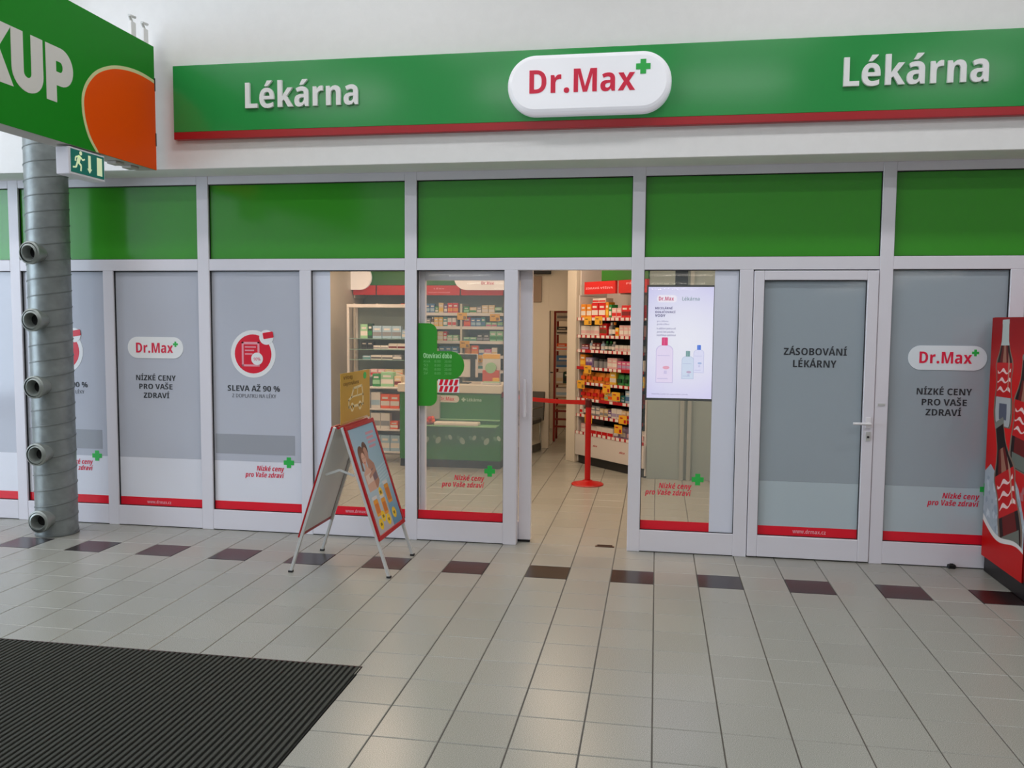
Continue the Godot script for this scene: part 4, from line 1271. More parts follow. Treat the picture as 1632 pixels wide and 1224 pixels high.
func screen() -> void:
	var t := thing("wall_screen", "tall lit advertising screen showing three bottles, behind the right window", "screen")
	var x0 := 4.404; var x1 := 4.928; var y0 := 1.178; var y1 := 2.080; var z := -0.150
	var st := start(); bx(st, Vector3(x0, y0, z - 0.05), Vector3(x1, y1, z), 0.004); obj("case", st, M.black, t)
	st = start(); bx(st, Vector3(4.62, y1 - 0.3, z - 0.07), Vector3(4.72, 2.30, z - 0.05), 0.003); bx(st, Vector3(4.6, 2.24, z - 0.07), Vector3(4.74, 2.28, -0.088), 0.003)
	obj("bracket", st, M.shadow_rubber, t)
	var cv := Canvas.new(300, 522, Color(0.90, 0.89, 1.0))
	cv.fade(0, 0, 300, 522, Color(0.84, 0.83, 0.98), Color(0.86, 0.84, 0.99))
	cv.glow(Vector2(170, 260), 300, Color(0.95, 0.95, 1.0), 1.0)
	cv.polys([rr(40, 38, 132, 72, 14)], Color(0.97, 0.95, 1.0))
	draw_text(cv, "Dr.Max", 48, 46, 118, 64, Color(0.80, 0.30, 0.45))
	draw_text(cv, "Lékárna", 156, 46, 236, 64, Color(0.55, 0.63, 0.68))
	var dark := Color(0.27, 0.24, 0.45)
	draw_text(cv, "MICELÁRNÍ", 32, 92, 112, 104, dark)
	draw_text(cv, "ODLIČOVACÍ", 32, 110, 126, 122, dark)
	draw_text(cv, "VODY", 32, 128, 80, 140, dark)
	var mid := Color(0.50, 0.48, 0.66)
	draw_text(cv, "pro citlivou", 42, 156, 94, 166, mid, regular)
	draw_text(cv, "pokožku", 42, 170, 98, 180, mid, regular)
	var mid2 := Color(0.40, 0.38, 0.56)
	draw_text(cv, "k odlíčení pleti a očí", 42, 190, 130, 201, mid2, regular)
	draw_text(cv, "jemně čistí pokožku", 42, 206, 122, 217, mid2, regular)
	draw_text(cv, "nepotřebuje opláchnout", 42, 221, 130, 232, mid2, regular)
	ad_bottle(cv, 80, 236, 450, 40, Color(0.88, 0.16, 0.46), Color(0.93, 0.88, 0.985), Color(0.93, 0.60, 0.70))
	ad_bottle(cv, 238, 270, 400, 24, Color(0.25, 0.45, 0.88), Color(0.90, 0.90, 1.0), Color(0.60, 0.70, 0.88))
	ad_bottle(cv, 188, 298, 430, 28, Color(0.45, 0.62, 0.62), Color(0.84, 0.89, 0.97), Color(0.75, 0.62, 0.76))
	draw_text(cv, "Nabídka platí do vyprodání zásob", 24, 500, 190, 507, mid, regular)
	st = start()
	quad_uv(st, [Vector3(x0 + 0.012, y1 - 0.014, z + 0.0012), Vector3(x1 - 0.013, y1 - 0.014, z + 0.0012), Vector3(x1 - 0.013, y0 + 0.019, z + 0.0012), Vector3(x0 + 0.012, y0 + 0.019, z + 0.0012)], Vector3(0, 0, 1))
	var m := mat(Color(0.02, 0.02, 0.02), 0.3)
	m.emission_enabled = true
	m.emission_texture = cv.texture()
	m.emission_operator = BaseMaterial3D.EMISSION_OP_MULTIPLY
	m.emission = Color.WHITE
	m.emission_energy_multiplier = 0.92
	m.texture_repeat = false
	obj("display", st, m, t)
	area("screen_light", Vector3((x0 + x1) / 2.0, (y0 + y1) / 2.0, z + 0.006), Vector2(0.49, 0.86), Vector3(0, PI, 0), 0.12, Color(0.88, 0.87, 1.0), t)

func ad_bottle(cv: Canvas, x: float, y0: float, y1: float, hw: float, cap: Color, body: Color, mark: Color) -> void:
	var s := hw / 40.0
	var b := PackedVector2Array([Vector2(x - 10 * s, y0 + 34 * s), Vector2(x + 10 * s, y0 + 34 * s)])
	for k in 7:
		var a := PI / 2 * k / 6.0
		b.append(Vector2(x + 10 * s + (hw - 10 * s) * sin(a), y0 + 62 * s - 26 * s * cos(a)))
	b.append(Vector2(x + hw, y1)); b.append(Vector2(x - hw, y1))
	for k in 7:
		var a := PI / 2 - PI / 2 * k / 6.0
		b.append(Vector2(x - 10 * s - (hw - 10 * s) * sin(a), y0 + 62 * s - 26 * s * cos(a)))
	var edge := Color(body.r * 0.88, body.g * 0.88, body.b * 0.94)
	cv.polys([b], edge)
	var inn := PackedVector2Array()
	var c := Vector2(x, (y0 + y1) / 2.0 + 12)
	for v in b:
		inn.append(c + (v - c) * Vector2(0.92, 0.965))
	cv.polys([inn], body)
	cv.polys([rr(x - 14 * s, y0, x + 14 * s, y0 + 38 * s, 4 * s)], cap)
	cv.rect(x - 4 * s, y0 + 3 * s, x - 1 * s, y0 + 36 * s, cap.lightened(0.3))
	cv.rect(x - hw * 0.82, y0 + 84 * s, x + hw * 0.6, y0 + 87 * s, edge)
	cv.polys([disc(Vector2(x + 8 * s, y0 + 142 * s), 8 * s, 16, 16 * s)], mark, 0.8)
	cv.rect(x - 2 * s, y0 + 156 * s, x + 12 * s, y0 + 172 * s, edge, 0.8)
	cv.rect(x - hw * 0.8, y1 - 22 * s, x + hw * 0.4, y1 - 18 * s, edge)

# ---------------------------------------------------------------- goods in the shop
const COLOURS := {
	"red": Color(0.82, 0.08, 0.09), "dark red": Color(0.48, 0.06, 0.09), "orange": Color(0.95, 0.36, 0.05), "amber": Color(0.90, 0.55, 0.12), "yellow": Color(0.93, 0.74, 0.22),
	"white": Color(0.90, 0.87, 0.84), "cream": Color(0.88, 0.78, 0.62), "pale pink": Color(0.90, 0.72, 0.72), "pink": Color(0.85, 0.40, 0.58), "violet": Color(0.42, 0.28, 0.52),
	"pale violet": Color(0.68, 0.62, 0.76), "grey": Color(0.56, 0.56, 0.58), "dark grey": Color(0.22, 0.22, 0.24), "black": Color(0.06, 0.06, 0.07), "blue": Color(0.28, 0.46, 0.66),
	"pale blue": Color(0.66, 0.77, 0.85), "teal": Color(0.20, 0.52, 0.50), "green": Color(0.16, 0.55, 0.26), "dark green": Color(0.08, 0.25, 0.16), "pale green": Color(0.60, 0.80, 0.62), "brown": Color(0.45, 0.28, 0.15),
}
const ORD := ["first", "second", "third", "fourth", "fifth", "sixth", "seventh", "eighth", "ninth", "tenth", "eleventh", "twelfth", "thirteenth", "fourteenth", "fifteenth", "sixteenth", "seventeenth", "eighteenth", "nineteenth", "twentieth"]

func lin(n: String) -> Color:
	return (COLOURS[n] as Color).srgb_to_linear()

func goods_mesh(kind: String, w: float, h: float, d: float, c1: String, c2: String) -> ArrayMesh:
	# base at the origin, face towards +z
	var st := start()
	st.set_color(lin(c1))
	if kind == "carton":
		bx(st, Vector3(-w / 2, 0, -d), Vector3(w / 2, h, 0), 0.002)
		st.set_color(lin(c2)); bx(st, Vector3(-w / 2 + 0.003, h * 0.20, -0.002), Vector3(w / 2 - 0.003, h * 0.52, 0.0008), 0.0)
		st.set_color(lin("white")); bx(st, Vector3(-w * 0.32, h * 0.66, -0.002), Vector3(w * 0.30, h * 0.80, 0.0008), 0.0)
	elif kind == "bottle":
		var r := w / 2
		lathe(st, [[0, 0], [r * 0.92, 0], [r, h * 0.03], [r, h * 0.60], [r * 0.85, h * 0.70], [r * 0.42, h * 0.78], [r * 0.40, h * 0.82]], 14, Transform3D(Basis.IDENTITY, Vector3(0, 0, -r)))
		st.set_color(lin(c2)); lathe(st, [[r * 0.46, h * 0.80], [r * 0.46, h], [0, h]], 14, Transform3D(Basis.IDENTITY, Vector3(0, 0, -r)))
		st.set_color(lin("white")); lathe(st, [[r * 1.015, h * 0.16], [r * 1.015, h * 0.48]], 14, Transform3D(Basis.IDENTITY, Vector3(0, 0, -r)))
	elif kind == "jar":
		var r := w / 2
		lathe(st, [[0, 0], [r * 0.94, 0], [r, h * 0.05], [r, h * 0.72], [r * 0.88, h * 0.76]], 16, Transform3D(Basis.IDENTITY, Vector3(0, 0, -r)))
		st.set_color(lin(c2)); lathe(st, [[r * 0.95, h * 0.76], [r * 0.95, h * 0.98], [r * 0.90, h], [0, h]], 16, Transform3D(Basis.IDENTITY, Vector3(0, 0, -r)))
	else: # bag: a filled pouch with a crimped top
		var n := 8
		for k in n:
			for side in [-1.0, 1.0]:
				var t0 := float(k) / n; var t1 := float(k + 1) / n
				var f := func(t: float) -> float: return d / 2 * sin(PI * clampf(0.12 + 0.88 * (1.0 - t), 0, 1) * 0.5 + 0.0) * (0.75 + 0.25 * sin(PI * t))
				var y0 := h * t0; var y1 := h * t1
				var e0: float = f.call(t0); var e1: float = f.call(t1)
				if k == n - 1: e1 = 0.001
				for m in 4:
					var xa := w * (m / 4.0 - 0.5); var xb := w * ((m + 1) / 4.0 - 0.5)
					var ba := sin(PI * m / 4.0) * 0.65 + 0.35; var bb := sin(PI * (m + 1) / 4.0) * 0.65 + 0.35
					quad(st, Vector3(xa, y0, -d / 2 + side * e0 * ba), Vector3(xb, y0, -d / 2 + side * e0 * bb), Vector3(xb, y1, -d / 2 + side * e1 * bb), Vector3(xa, y1, -d / 2 + side * e1 * ba), Vector3((bb - ba) * -0.6, 0.15, side).normalized())
		st.set_color(lin(c2)); bx(st, Vector3(-w * 0.34, h * 0.28, -0.012), Vector3(w * 0.34, h * 0.62, 0.001), 0.0)
	return st.commit()

func goods(root: Transform3D, list: Array, s0: float, s1: float, y: float, z: float, group: String, where: String, gap := 0.006) -> void:
	# list: [count, colour, second colour, kind, width, height, depth]; put side by side from s0 on
	var s := s0
	var k := 0
	for e in list:
		var mesh := goods_mesh(e[3], e[4], e[5], e[6], e[1], e[2])
		for i in int(e[0]):
			if s + e[4] > s1:
				return
			var o := MeshInstance3D.new()
			o.name = e[3]
			o.mesh = mesh
			o.material_override = M.vc
			add_child(o, true)
			o.transform = root * Transform3D(Basis(Vector3.UP, rng.randf_range(-0.05, 0.05)), Vector3(s + e[4] / 2.0, y, z - rng.randf_range(0.0, 0.012)))
			tag(o, "%s %s, %s, %s from left" % [e[1], e[3], where, ORD[k]], e[3], group)
			s += e[4] + gap
			k += 1

func rail_tags(t: Node3D, s0: float, s1: float, y: float, z: float, skip: Array) -> void:
	# a red shelf rail with white price tickets
	var st := start(); bx(st, Vector3(s0, y - 0.019, z), Vector3(s1, y + 0.019, z + 0.006), 0.001)
	obj("shelf_rail", st, M.tag_red, t)
	st = start(); bx(st, Vector3(-0.029, -0.017, 0), Vector3(0.029, 0.017, 0.0025), 0.0006)
	var tk := st.commit()
	var s := s0 + 0.045
	while s < s1 - 0.03:
		var ok := true
		for q in skip:
			if absf(s - q) < 0.075: ok = false
		if ok:
			shared("price_ticket", tk, M.tag_white, t, Vector3(s, y, z + 0.0062))
		s += rng.randf_range(0.078, 0.10)

func promo_card(t: Node3D, s: float, y: float, z: float, red: bool) -> void:
	var st := start(); bx(st, Vector3(-0.072, -0.052, 0), Vector3(0.072, 0.050, 0.002), 0.0006)
	var c := shared("promo_card", st.commit(), M.tag_yellow, t, Vector3(s, y, z))
	st = start(); bx(st, Vector3(0.018, -0.040, 0.002), Vector3(0.058, 0.0, 0.0026), 0.0); bx(st, Vector3(-0.05, 0.012, 0.002), Vector3(0.0, 0.026, 0.0026), 0.0)
	obj("card_print", st, M.tag_red if red else M.card_ink, c)

func angled_rack() -> void:
	var t := thing("angled_rack", "tall white shop rack of goods set at an angle inside the entrance", "shelf rack", Vector3(3.49, 0, -4.12), -0.8244)
	var root := t.transform
	var w := 1.285
	var st := start(); bx(st, Vector3(0, 0.1, -0.50), Vector3(w, 2.62, -0.47), 0.002); obj("back_panel", st, M.rack_white, t)
	for s in [0.0, w - 0.02]:
		st = start(); bx(st, Vector3(s, 0.02, -0.47), Vector3(s + 0.02, 2.12, -0.03), 0.003); obj("side_panel", st, M.rack_white, t)
	st = start(); bx(st, Vector3(0.02, 0.40, -0.469), Vector3(w - 0.02, 1.80, -0.455), 0.0); obj("dark_lining", st, M.rack_dark, t)
	var rails := [1.822, 1.607, 1.425, 1.212, 1.022, 0.820, 0.617]
	for k in rails.size():
		var y: float = rails[k]
		st = start(); bx(st, Vector3(0.02, y - 0.012, -0.45), Vector3(w - 0.02, y + 0.012, 0.0), 0.002); obj("shelf", st, M.rack_dark if k else M.rack_white, t)
	var skips := [[0.24, 0.44], [], [0.25], [0.12, 0.99], [0.60], [0.80, 0.55], [0.93, 0.28]]
	for k in rails.size():
		rail_tags(t, 0.02, w - 0.02, rails[k], 0.0, skips[k])
	for c in [[0.24, 1.800, 0], [0.45, 1.805, 0], [0.25, 1.200, 0], [0.12, 1.005, 0], [0.62, 0.985, 1], [0.80, 0.905, 1], [0.93, 0.640, 1], [0.85, 0.520, 1], [0.28, 0.585, 0], [1.12, 0.84, 1]]:
		promo_card(t, c[0], c[1], 0.012, c[2] == 1)
	# bin at the bottom
	st = start(); bx(st, Vector3(-0.005, 0.110, -0.45), Vector3(w, 0.375, 0.0), 0.004)
	var bin := obj("base_bin", st, M.rack_white, t)
	rail_tags(t, 0.0, w, 0.394, -0.004, [])
	st = start(); bx(st, Vector3(0.03, 0.0, -0.45), Vector3(w - 0.01, 0.110, -0.035), 0.002); obj("plinth", st, M.rack_dark, t)
	text(bin, "akce", 0.36, 0.44, 0.25, 0.275, 0.0, M.tag_red, italic)
	text(bin, "akce", 0.86, 0.96, 0.23, 0.258, 0.0, M.tag_red, italic)
	# header: red name boards and the green field over them
	for p in [[0.140, 0.735, "ZDRAVÁ VÝŽIVA", 0.17, 0.69, 2.185, 2.215], [0.790, w, "PÉČE", 0.93, 1.14, 2.225, 2.255]]:
		st = start(); bx(st, Vector3(p[0], 2.125, -0.04), Vector3(p[1], 2.277, -0.005), 0.002)
		var hd := obj("name_board", st, M.red_shop, t)
		text(hd, p[2], p[3], p[4], p[5], p[6], -0.005, M.badge_rose)
	st = start(); bx(st, Vector3(0.455, 2.279, -0.05), Vector3(w, 2.62, -0.02), 0.002); obj("green_board", st, M.green_shop, t)
	st = start(); bx(st, Vector3(0.0, 2.10, -0.47), Vector3(0.02, 2.62, -0.05), 0.002); obj("header_bracket", st, M.rack_white, t)
	st = start(); bx(st, Vector3(0.735, 2.115, -0.47), Vector3(0.790, 2.28, -0.04), 0.002); obj("header_bracket", st, M.rack_white, t)
	st = start(); bx(st, Vector3(w - 0.02, 2.12, -0.47), Vector3(w, 2.62, -0.05), 0.002); obj("header_bracket", st, M.rack_white, t)
	var g := "goods on the angled rack"
	var at := "%s shelf down of the angled rack"
	var a0 := 0.045; var a1 := 1.25
	goods(root, [[2, "amber", "white", "carton", 0.095, 0.17, 0.12], [2, "red", "white", "carton", 0.130, 0.185, 0.14], [1, "amber", "yellow", "carton", 0.055, 0.19, 0.1], [1, "green", "white", "carton", 0.05, 0.16, 0.1], [2, "pale pink", "red", "carton", 0.085, 0.12, 0.12], [4, "red", "dark red", "carton", 0.115, 0.15, 0.14]], a0, a1, 1.834, -0.03, g, at % "first")
	# a second layer on the tall pile at the top
	goods(root * Transform3D(Basis.IDENTITY, Vector3(0, 0.187, 0)), [[2, "white", "red", "carton", 0.130, 0.055, 0.12]], 0.247, 0.6, 1.834, -0.04, g, "top of the striped pile on the angled rack")
	goods(root, [[4, "white", "pale pink", "carton", 0.085, 0.12, 0.1], [2, "red", "brown", "carton", 0.07, 0.15, 0.1], [1, "grey", "white", "bottle", 0.075, 0.165, 0.1], [1, "black", "amber", "bottle", 0.065, 0.165, 0.1], [1, "yellow", "orange", "carton", 0.06, 0.10, 0.1], [5, "pale pink", "white", "carton", 0.075, 0.13, 0.1]], a0, a1, 1.619, -0.03, g, at % "second")
	goods(root, [[2, "dark red", "pale violet", "carton", 0.07, 0.07, 0.1], [1, "pale blue", "white", "bottle", 0.065, 0.12, 0.1], [2, "dark red", "white", "carton", 0.07, 0.09, 0.1], [1, "pale blue", "grey", "bottle", 0.065, 0.115, 0.1], [2, "dark green", "green", "bottle", 0.06, 0.12, 0.1], [1, "grey", "white", "bottle", 0.065, 0.115, 0.1], [6, "white", "pale pink", "carton", 0.068, 0.075, 0.1]], a0, a1, 1.437, -0.04, g, at % "third")
	goods(root, [[1, "amber", "yellow", "carton", 0.10, 0.155, 0.12], [2, "pale violet", "violet", "carton", 0.065, 0.12, 0.1], [3, "grey", "dark grey", "jar", 0.085, 0.11, 0.1], [2, "pale pink", "white", "carton", 0.09, 0.13, 0.1], [3, "pink", "pale violet", "carton", 0.075, 0.10, 0.1], [3, "white", "pink", "carton", 0.07, 0.12, 0.1]], a0, a1, 1.224, -0.03, g, at % "fourth")
	goods(root, [[5, "amber", "orange", "bag", 0.108, 0.13, 0.09], [1, "yellow", "white", "carton", 0.115, 0.155, 0.12], [3, "green", "dark green", "bag", 0.11, 0.13, 0.09], [2, "yellow", "pale green", "carton", 0.07, 0.13, 0.1]], a0, a1, 1.034, -0.03, g, at % "fifth")
	goods(root, [[4, "orange", "red", "bag", 0.112, 0.125, 0.09], [1, "yellow", "pale green", "carton", 0.07, 0.09, 0.1], [2, "cream", "orange", "carton", 0.085, 0.11, 0.1], [2, "teal", "pale blue", "carton", 0.06, 0.08, 0.1], [2, "pale blue", "blue", "carton", 0.085, 0.15, 0.1], [1, "red", "white", "carton", 0.07, 0.12, 0.1]], a0, a1, 0.832, -0.03, g, at % "sixth")
	goods(root, [[1, "white", "red", "carton", 0.06, 0.11, 0.1], [2, "dark green", "green", "bottle", 0.07, 0.145, 0.1], [2, "grey", "white", "carton", 0.085, 0.12, 0.1], [2, "cream", "grey", "carton", 0.07, 0.10, 0.1], [1, "violet", "white", "carton", 0.06, 0.09, 0.1], [2, "white", "pale violet", "carton", 0.09, 0.12, 0.1], [3, "cream", "red", "carton", 0.08, 0.11, 0.1]], a0, a1, 0.629, -0.03, g, at % "seventh")
	goods(root, [[2, "pale pink", "white", "carton", 0.09, 0.13, 0.1], [4, "white", "red", "carton", 0.105, 0.12, 0.12], [2, "pale violet", "white", "bag", 0.11, 0.16, 0.1], [3, "white", "pale pink", "bag", 0.10, 0.15, 0.1]], a0, a1, 0.377, -0.05, g, "lowest bin of the angled rack")

func back_shelving() -> void:
	var t := thing("back_shelving", "long wall shelving of goods behind the service counter", "shelf rack", Vector3(0, 0, -5.40))
	var st := start(); bx(st, Vector3(0.08, 0, -0.50), Vector3(2.345, 2.75, -0.47), 0.002); obj("back_panel", st, M.shop_grey, t)
	var ends := [0.08, 0.43, 1.06, 1.69, 2.325]
	for k in ends.size():
		st = start(); bx(st, Vector3(ends[k], 0, -0.47), Vector3(ends[k] + 0.03, 2.13 if k == 4 else 2.03, 0.0), 0.003); obj("upright", st, M.wood if k == 4 else M.cream, t)
	for k in 4:
		var a: float = ends[k] + 0.03; var b: float = ends[k + 1]
		for y in [0.55, 0.85, 1.06, 1.27, 1.478, 1.686, 1.880]:
			st = start(); bx(st, Vector3(a, y - 0.012, -0.45), Vector3(b, y + 0.012, -0.005), 0.002); obj("shelf", st, M.rack_white, t)
			st = start(); bx(st, Vector3(a, y - 0.022, -0.005), Vector3(b, y + 0.022, 0.002), 0.001); obj("shelf_rail", st, M.tag_white, t)
		st = start(); bx(st, Vector3(a, 0.5, -0.469), Vector3(b, 1.87, -0.46), 0.0); obj("dark_lining", st, M.rack_dark, t)
		st = start(); bx(st, Vector3(ends[k] + (0.012 if k else 0.0), 2.152, -0.03), Vector3(ends[k + 1] - 0.008, 2.292, 0.0), 0.002)
		var hd := obj("name_board", st, M.red_shop, t)
		if k == 2:
			text(hd, "LÉKY", 1.30, 1.46, 2.235, 2.262, 0.0, M.badge_rose)
			text(hd, "VOLNĚ PRODEJNÉ", 1.22, 1.54, 2.180, 2.203, 0.0, M.badge_rose)
	st = start(); bx(st, Vector3(0.08, 2.296, -0.06), Vector3(2.345, 2.75, -0.02), 0.002); obj("green_board", st, M.green_shop, t)
	st = start(); bx(st, Vector3(0.08, 2.11, -0.47), Vector3(0.10, 2.30, -0.03), 0.002); obj("header_bracket", st, M.cream, t)
	st = start(); bx(st, Vector3(2.325, 2.13, -0.47), Vector3(2.345, 2.30, -0.03), 0.002); obj("header_bracket", st, M.cream, t)
	for c in [[1.72, 1.853, 0], [2.20, 1.835, 0], [1.76, 1.448, 0], [1.95, 1.245, 0], [1.65, 1.06, 0], [2.15, 1.04, 0]]:
		promo_card(t, c[0], c[1], 0.006, c[2] == 1)
	# the two pill shaped boards hung over the shelving
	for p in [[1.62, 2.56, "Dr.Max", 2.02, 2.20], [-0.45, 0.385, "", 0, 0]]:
		var o := thing("logo_sign", "glow-brightened cream rounded logo sign hung over the back shelving, %s" % ("right one beside the entrance" if p[0] > 1 else "left one beside the cream wall"), "sign", Vector3(0, 0, -5.36), 0.0, "logo signs over the shelving")
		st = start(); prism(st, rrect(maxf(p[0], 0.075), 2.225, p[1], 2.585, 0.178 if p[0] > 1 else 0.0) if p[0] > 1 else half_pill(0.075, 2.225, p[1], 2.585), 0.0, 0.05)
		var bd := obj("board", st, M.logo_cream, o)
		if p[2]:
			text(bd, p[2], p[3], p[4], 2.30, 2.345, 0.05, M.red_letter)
	var g := "goods on the back shelving"
	var root := t.transform
	var lists := [
		["top", 1.892, [[1, "orange", "white", "carton", 0.06, 0.14, 0.1], [2, "blue", "pale blue", "carton", 0.065, 0.14, 0.1], [1, "green", "white", "carton", 0.05, 0.1, 0.1], [1, "cream", "yellow", "carton", 0.07, 0.15, 0.1], [1, "violet", "white", "carton", 0.05, 0.13, 0.1], [2, "red", "amber", "carton", 0.075, 0.15, 0.1], [1, "pink", "red", "carton", 0.08, 0.11, 0.1]], [[1, "green", "pale green", "carton", 0.08, 0.1, 0.1], [1, "cream", "green", "carton", 0.1, 0.09, 0.1], [1, "grey", "white", "carton", 0.07, 0.1, 0.1], [2, "cream", "white", "carton", 0.09, 0.12, 0.1], [1, "pale green", "dark green", "carton", 0.1, 0.09, 0.1]]],
		["second", 1.698, [[1, "pale violet", "white", "carton", 0.07, 0.10, 0.1], [1, "grey", "white", "carton", 0.06, 0.12, 0.1], [1, "brown", "white", "bottle", 0.05, 0.14, 0.1], [2, "yellow", "cream", "carton", 0.06, 0.14, 0.1], [1, "teal", "white", "carton", 0.06, 0.14, 0.1], [2, "white", "red", "carton", 0.06, 0.13, 0.1], [1, "dark red", "pink", "carton", 0.07, 0.12, 0.1]], [[1, "red", "orange", "carton", 0.10, 0.14, 0.1], [2, "blue", "pale blue", "carton", 0.07, 0.13, 0.1], [1, "teal", "blue", "carton", 0.06, 0.14, 0.1], [2, "pale green", "pink", "carton", 0.08, 0.07, 0.1], [2, "blue", "pale green", "carton", 0.08, 0.14, 0.1]]],
		["third", 1.490, [[2, "cream", "pale pink", "carton", 0.085, 0.15, 0.1], [1, "brown", "red", "carton", 0.06, 0.14, 0.1], [1, "cream", "white", "carton", 0.08, 0.14, 0.1], [1, "red", "white", "carton", 0.05, 0.14, 0.1], [2, "pale green", "white", "carton", 0.08, 0.09, 0.1]], [[2, "pale green", "teal", "carton", 0.09, 0.06, 0.1], [2, "dark grey", "grey", "carton", 0.09, 0.11, 0.1], [2, "pale green", "green", "carton", 0.095, 0.15, 0.1]]],
		["fourth", 1.282, [[2, "cream", "red", "carton", 0.08, 0.11, 0.1], [1, "white", "pink", "carton", 0.09, 0.1, 0.1], [3, "blue", "pale blue", "carton", 0.09, 0.13, 0.1]], [[1, "amber", "yellow", "jar", 0.11, 0.15, 0.1], [1, "orange", "amber", "carton", 0.1, 0.15, 0.1], [1, "white", "blue", "carton", 0.08, 0.09, 0.1], [1, "pink", "white", "carton", 0.1, 0.1, 0.1], [1, "white", "cream", "carton", 0.08, 0.12, 0.1]]],
		["fifth", 1.072, [[3, "white", "grey", "carton", 0.09, 0.12, 0.1], [3, "cream", "orange", "carton", 0.08, 0.13, 0.1]], [[2, "cream", "amber", "carton", 0.1, 0.13, 0.1], [3, "white", "teal", "carton", 0.1, 0.13, 0.1]]],
	]
	for l in lists:
		goods(root, l[2], 1.10, 1.685, l[1], -0.03, g, "%s shelf of the back shelving inner bay" % l[0])
		goods(root, l[3], 1.735, 2.32, l[1], -0.03, g, "%s shelf of the back shelving right bay" % l[0])
	goods(root, [[1, "cream", "white", "carton", 0.08, 0.06, 0.1], [3, "pale pink", "red", "carton", 0.07, 0.10, 0.1], [3, "orange", "white", "carton", 0.07, 0.14, 0.1]], 0.48, 1.055, 1.892, -0.03, g, "top shelf of the back shelving over the cabinet")

func half_pill(x0: float, y0: float, x1: float, y1: float) -> PackedVector2Array:
	# square at the left where it meets the wall, round at the right
	var r := (y1 - y0) / 2.0
	var p := PackedVector2Array([Vector2(x0, y1), Vector2(x0, y0)])
	for k in 25:
		var a := -PI / 2 + PI * k / 24.0
		p.append(Vector2(x1 - r + r * cos(a), y0 + r + r * sin(a)))
	return p

func glass_cabinet() -> void:
	var t := thing("glass_cabinet", "white framed glass display cabinet beside the cream shop wall", "cabinet", Vector3(0.352, 0, -4.40))
	var w := 0.90; var h := 1.955; var d := 0.38
	for x in [0.0, w - 0.035]:
		for z in [-d, -0.035]:
			var st := start(); bx(st, Vector3(x, 0, z), Vector3(x + 0.035, h, z + 0.035), 0.003); obj("corner_post", st, M.rack_white, t)
	var st := start(); bx(st, Vector3(0.0, h, -d), Vector3(w, h + 0.045, 0.0), 0.003); obj("top", st, M.rack_white, t)
	st = start(); bx(st, Vector3(0.0, 0.03, -d + 0.005), Vector3(w, 0.80, -0.005), 0.003); obj("lower_cupboard", st, M.rack_white, t)
	st = start(); bx(st, Vector3(0.035, 0.80, -d + 0.004), Vector3(w - 0.035, h, -d + 0.012), 0.0); obj("back_panel", st, M.shop_grey, t)
	for y in [1.02, 1.25, 1.39, 1.535]:
		st = start(); bx(st, Vector3(0.012, y - 0.004, -d + 0.014), Vector3(w - 0.012, y + 0.004, -0.012), 0.0008); obj("glass_shelf", st, M.glass_edge, t)
	var g := "boxes in the glass cabinet"
	var root := t.transform
	goods(root, [[1, "pale green", "white", "carton", 0.10, 0.19, 0.08], [1, "dark green", "green", "carton", 0.06, 0.20, 0.08], [3, "pale blue", "grey", "carton", 0.13, 0.17, 0.1], [2, "pale blue", "white", "carton", 0.09, 0.12, 0.1]], 0.17, 0.86, 1.540, -0.06, g, "top shelf of the glass cabinet")
	goods(root, [[2, "dark grey", "black", "carton", 0.08, 0.10, 0.08], [2, "white", "grey", "carton", 0.10, 0.05, 0.1], [2, "white", "dark red", "carton", 0.12, 0.08, 0.1], [1, "pink", "white", "carton", 0.09, 0.10, 0.1]], 0.18, 0.86, 1.395, -0.06, g, "second shelf of the glass cabinet")
	goods(root, [[1, "pale blue", "teal", "carton", 0.11, 0.05, 0.1], [2, "white", "dark grey", "carton", 0.15, 0.06, 0.1], [2, "grey", "white", "carton", 0.12, 0.07, 0.1]], 0.20, 0.86, 1.255, -0.06, g, "third shelf of the glass cabinet")
	goods(root, [[1, "white", "red", "carton", 0.10, 0.09, 0.1], [2, "pale pink", "red", "carton", 0.10, 0.10, 0.1], [2, "cream", "orange", "carton", 0.12, 0.10, 0.1]], 0.20, 0.86, 1.025, -0.06, g, "lowest shelf of the glass cabinet")

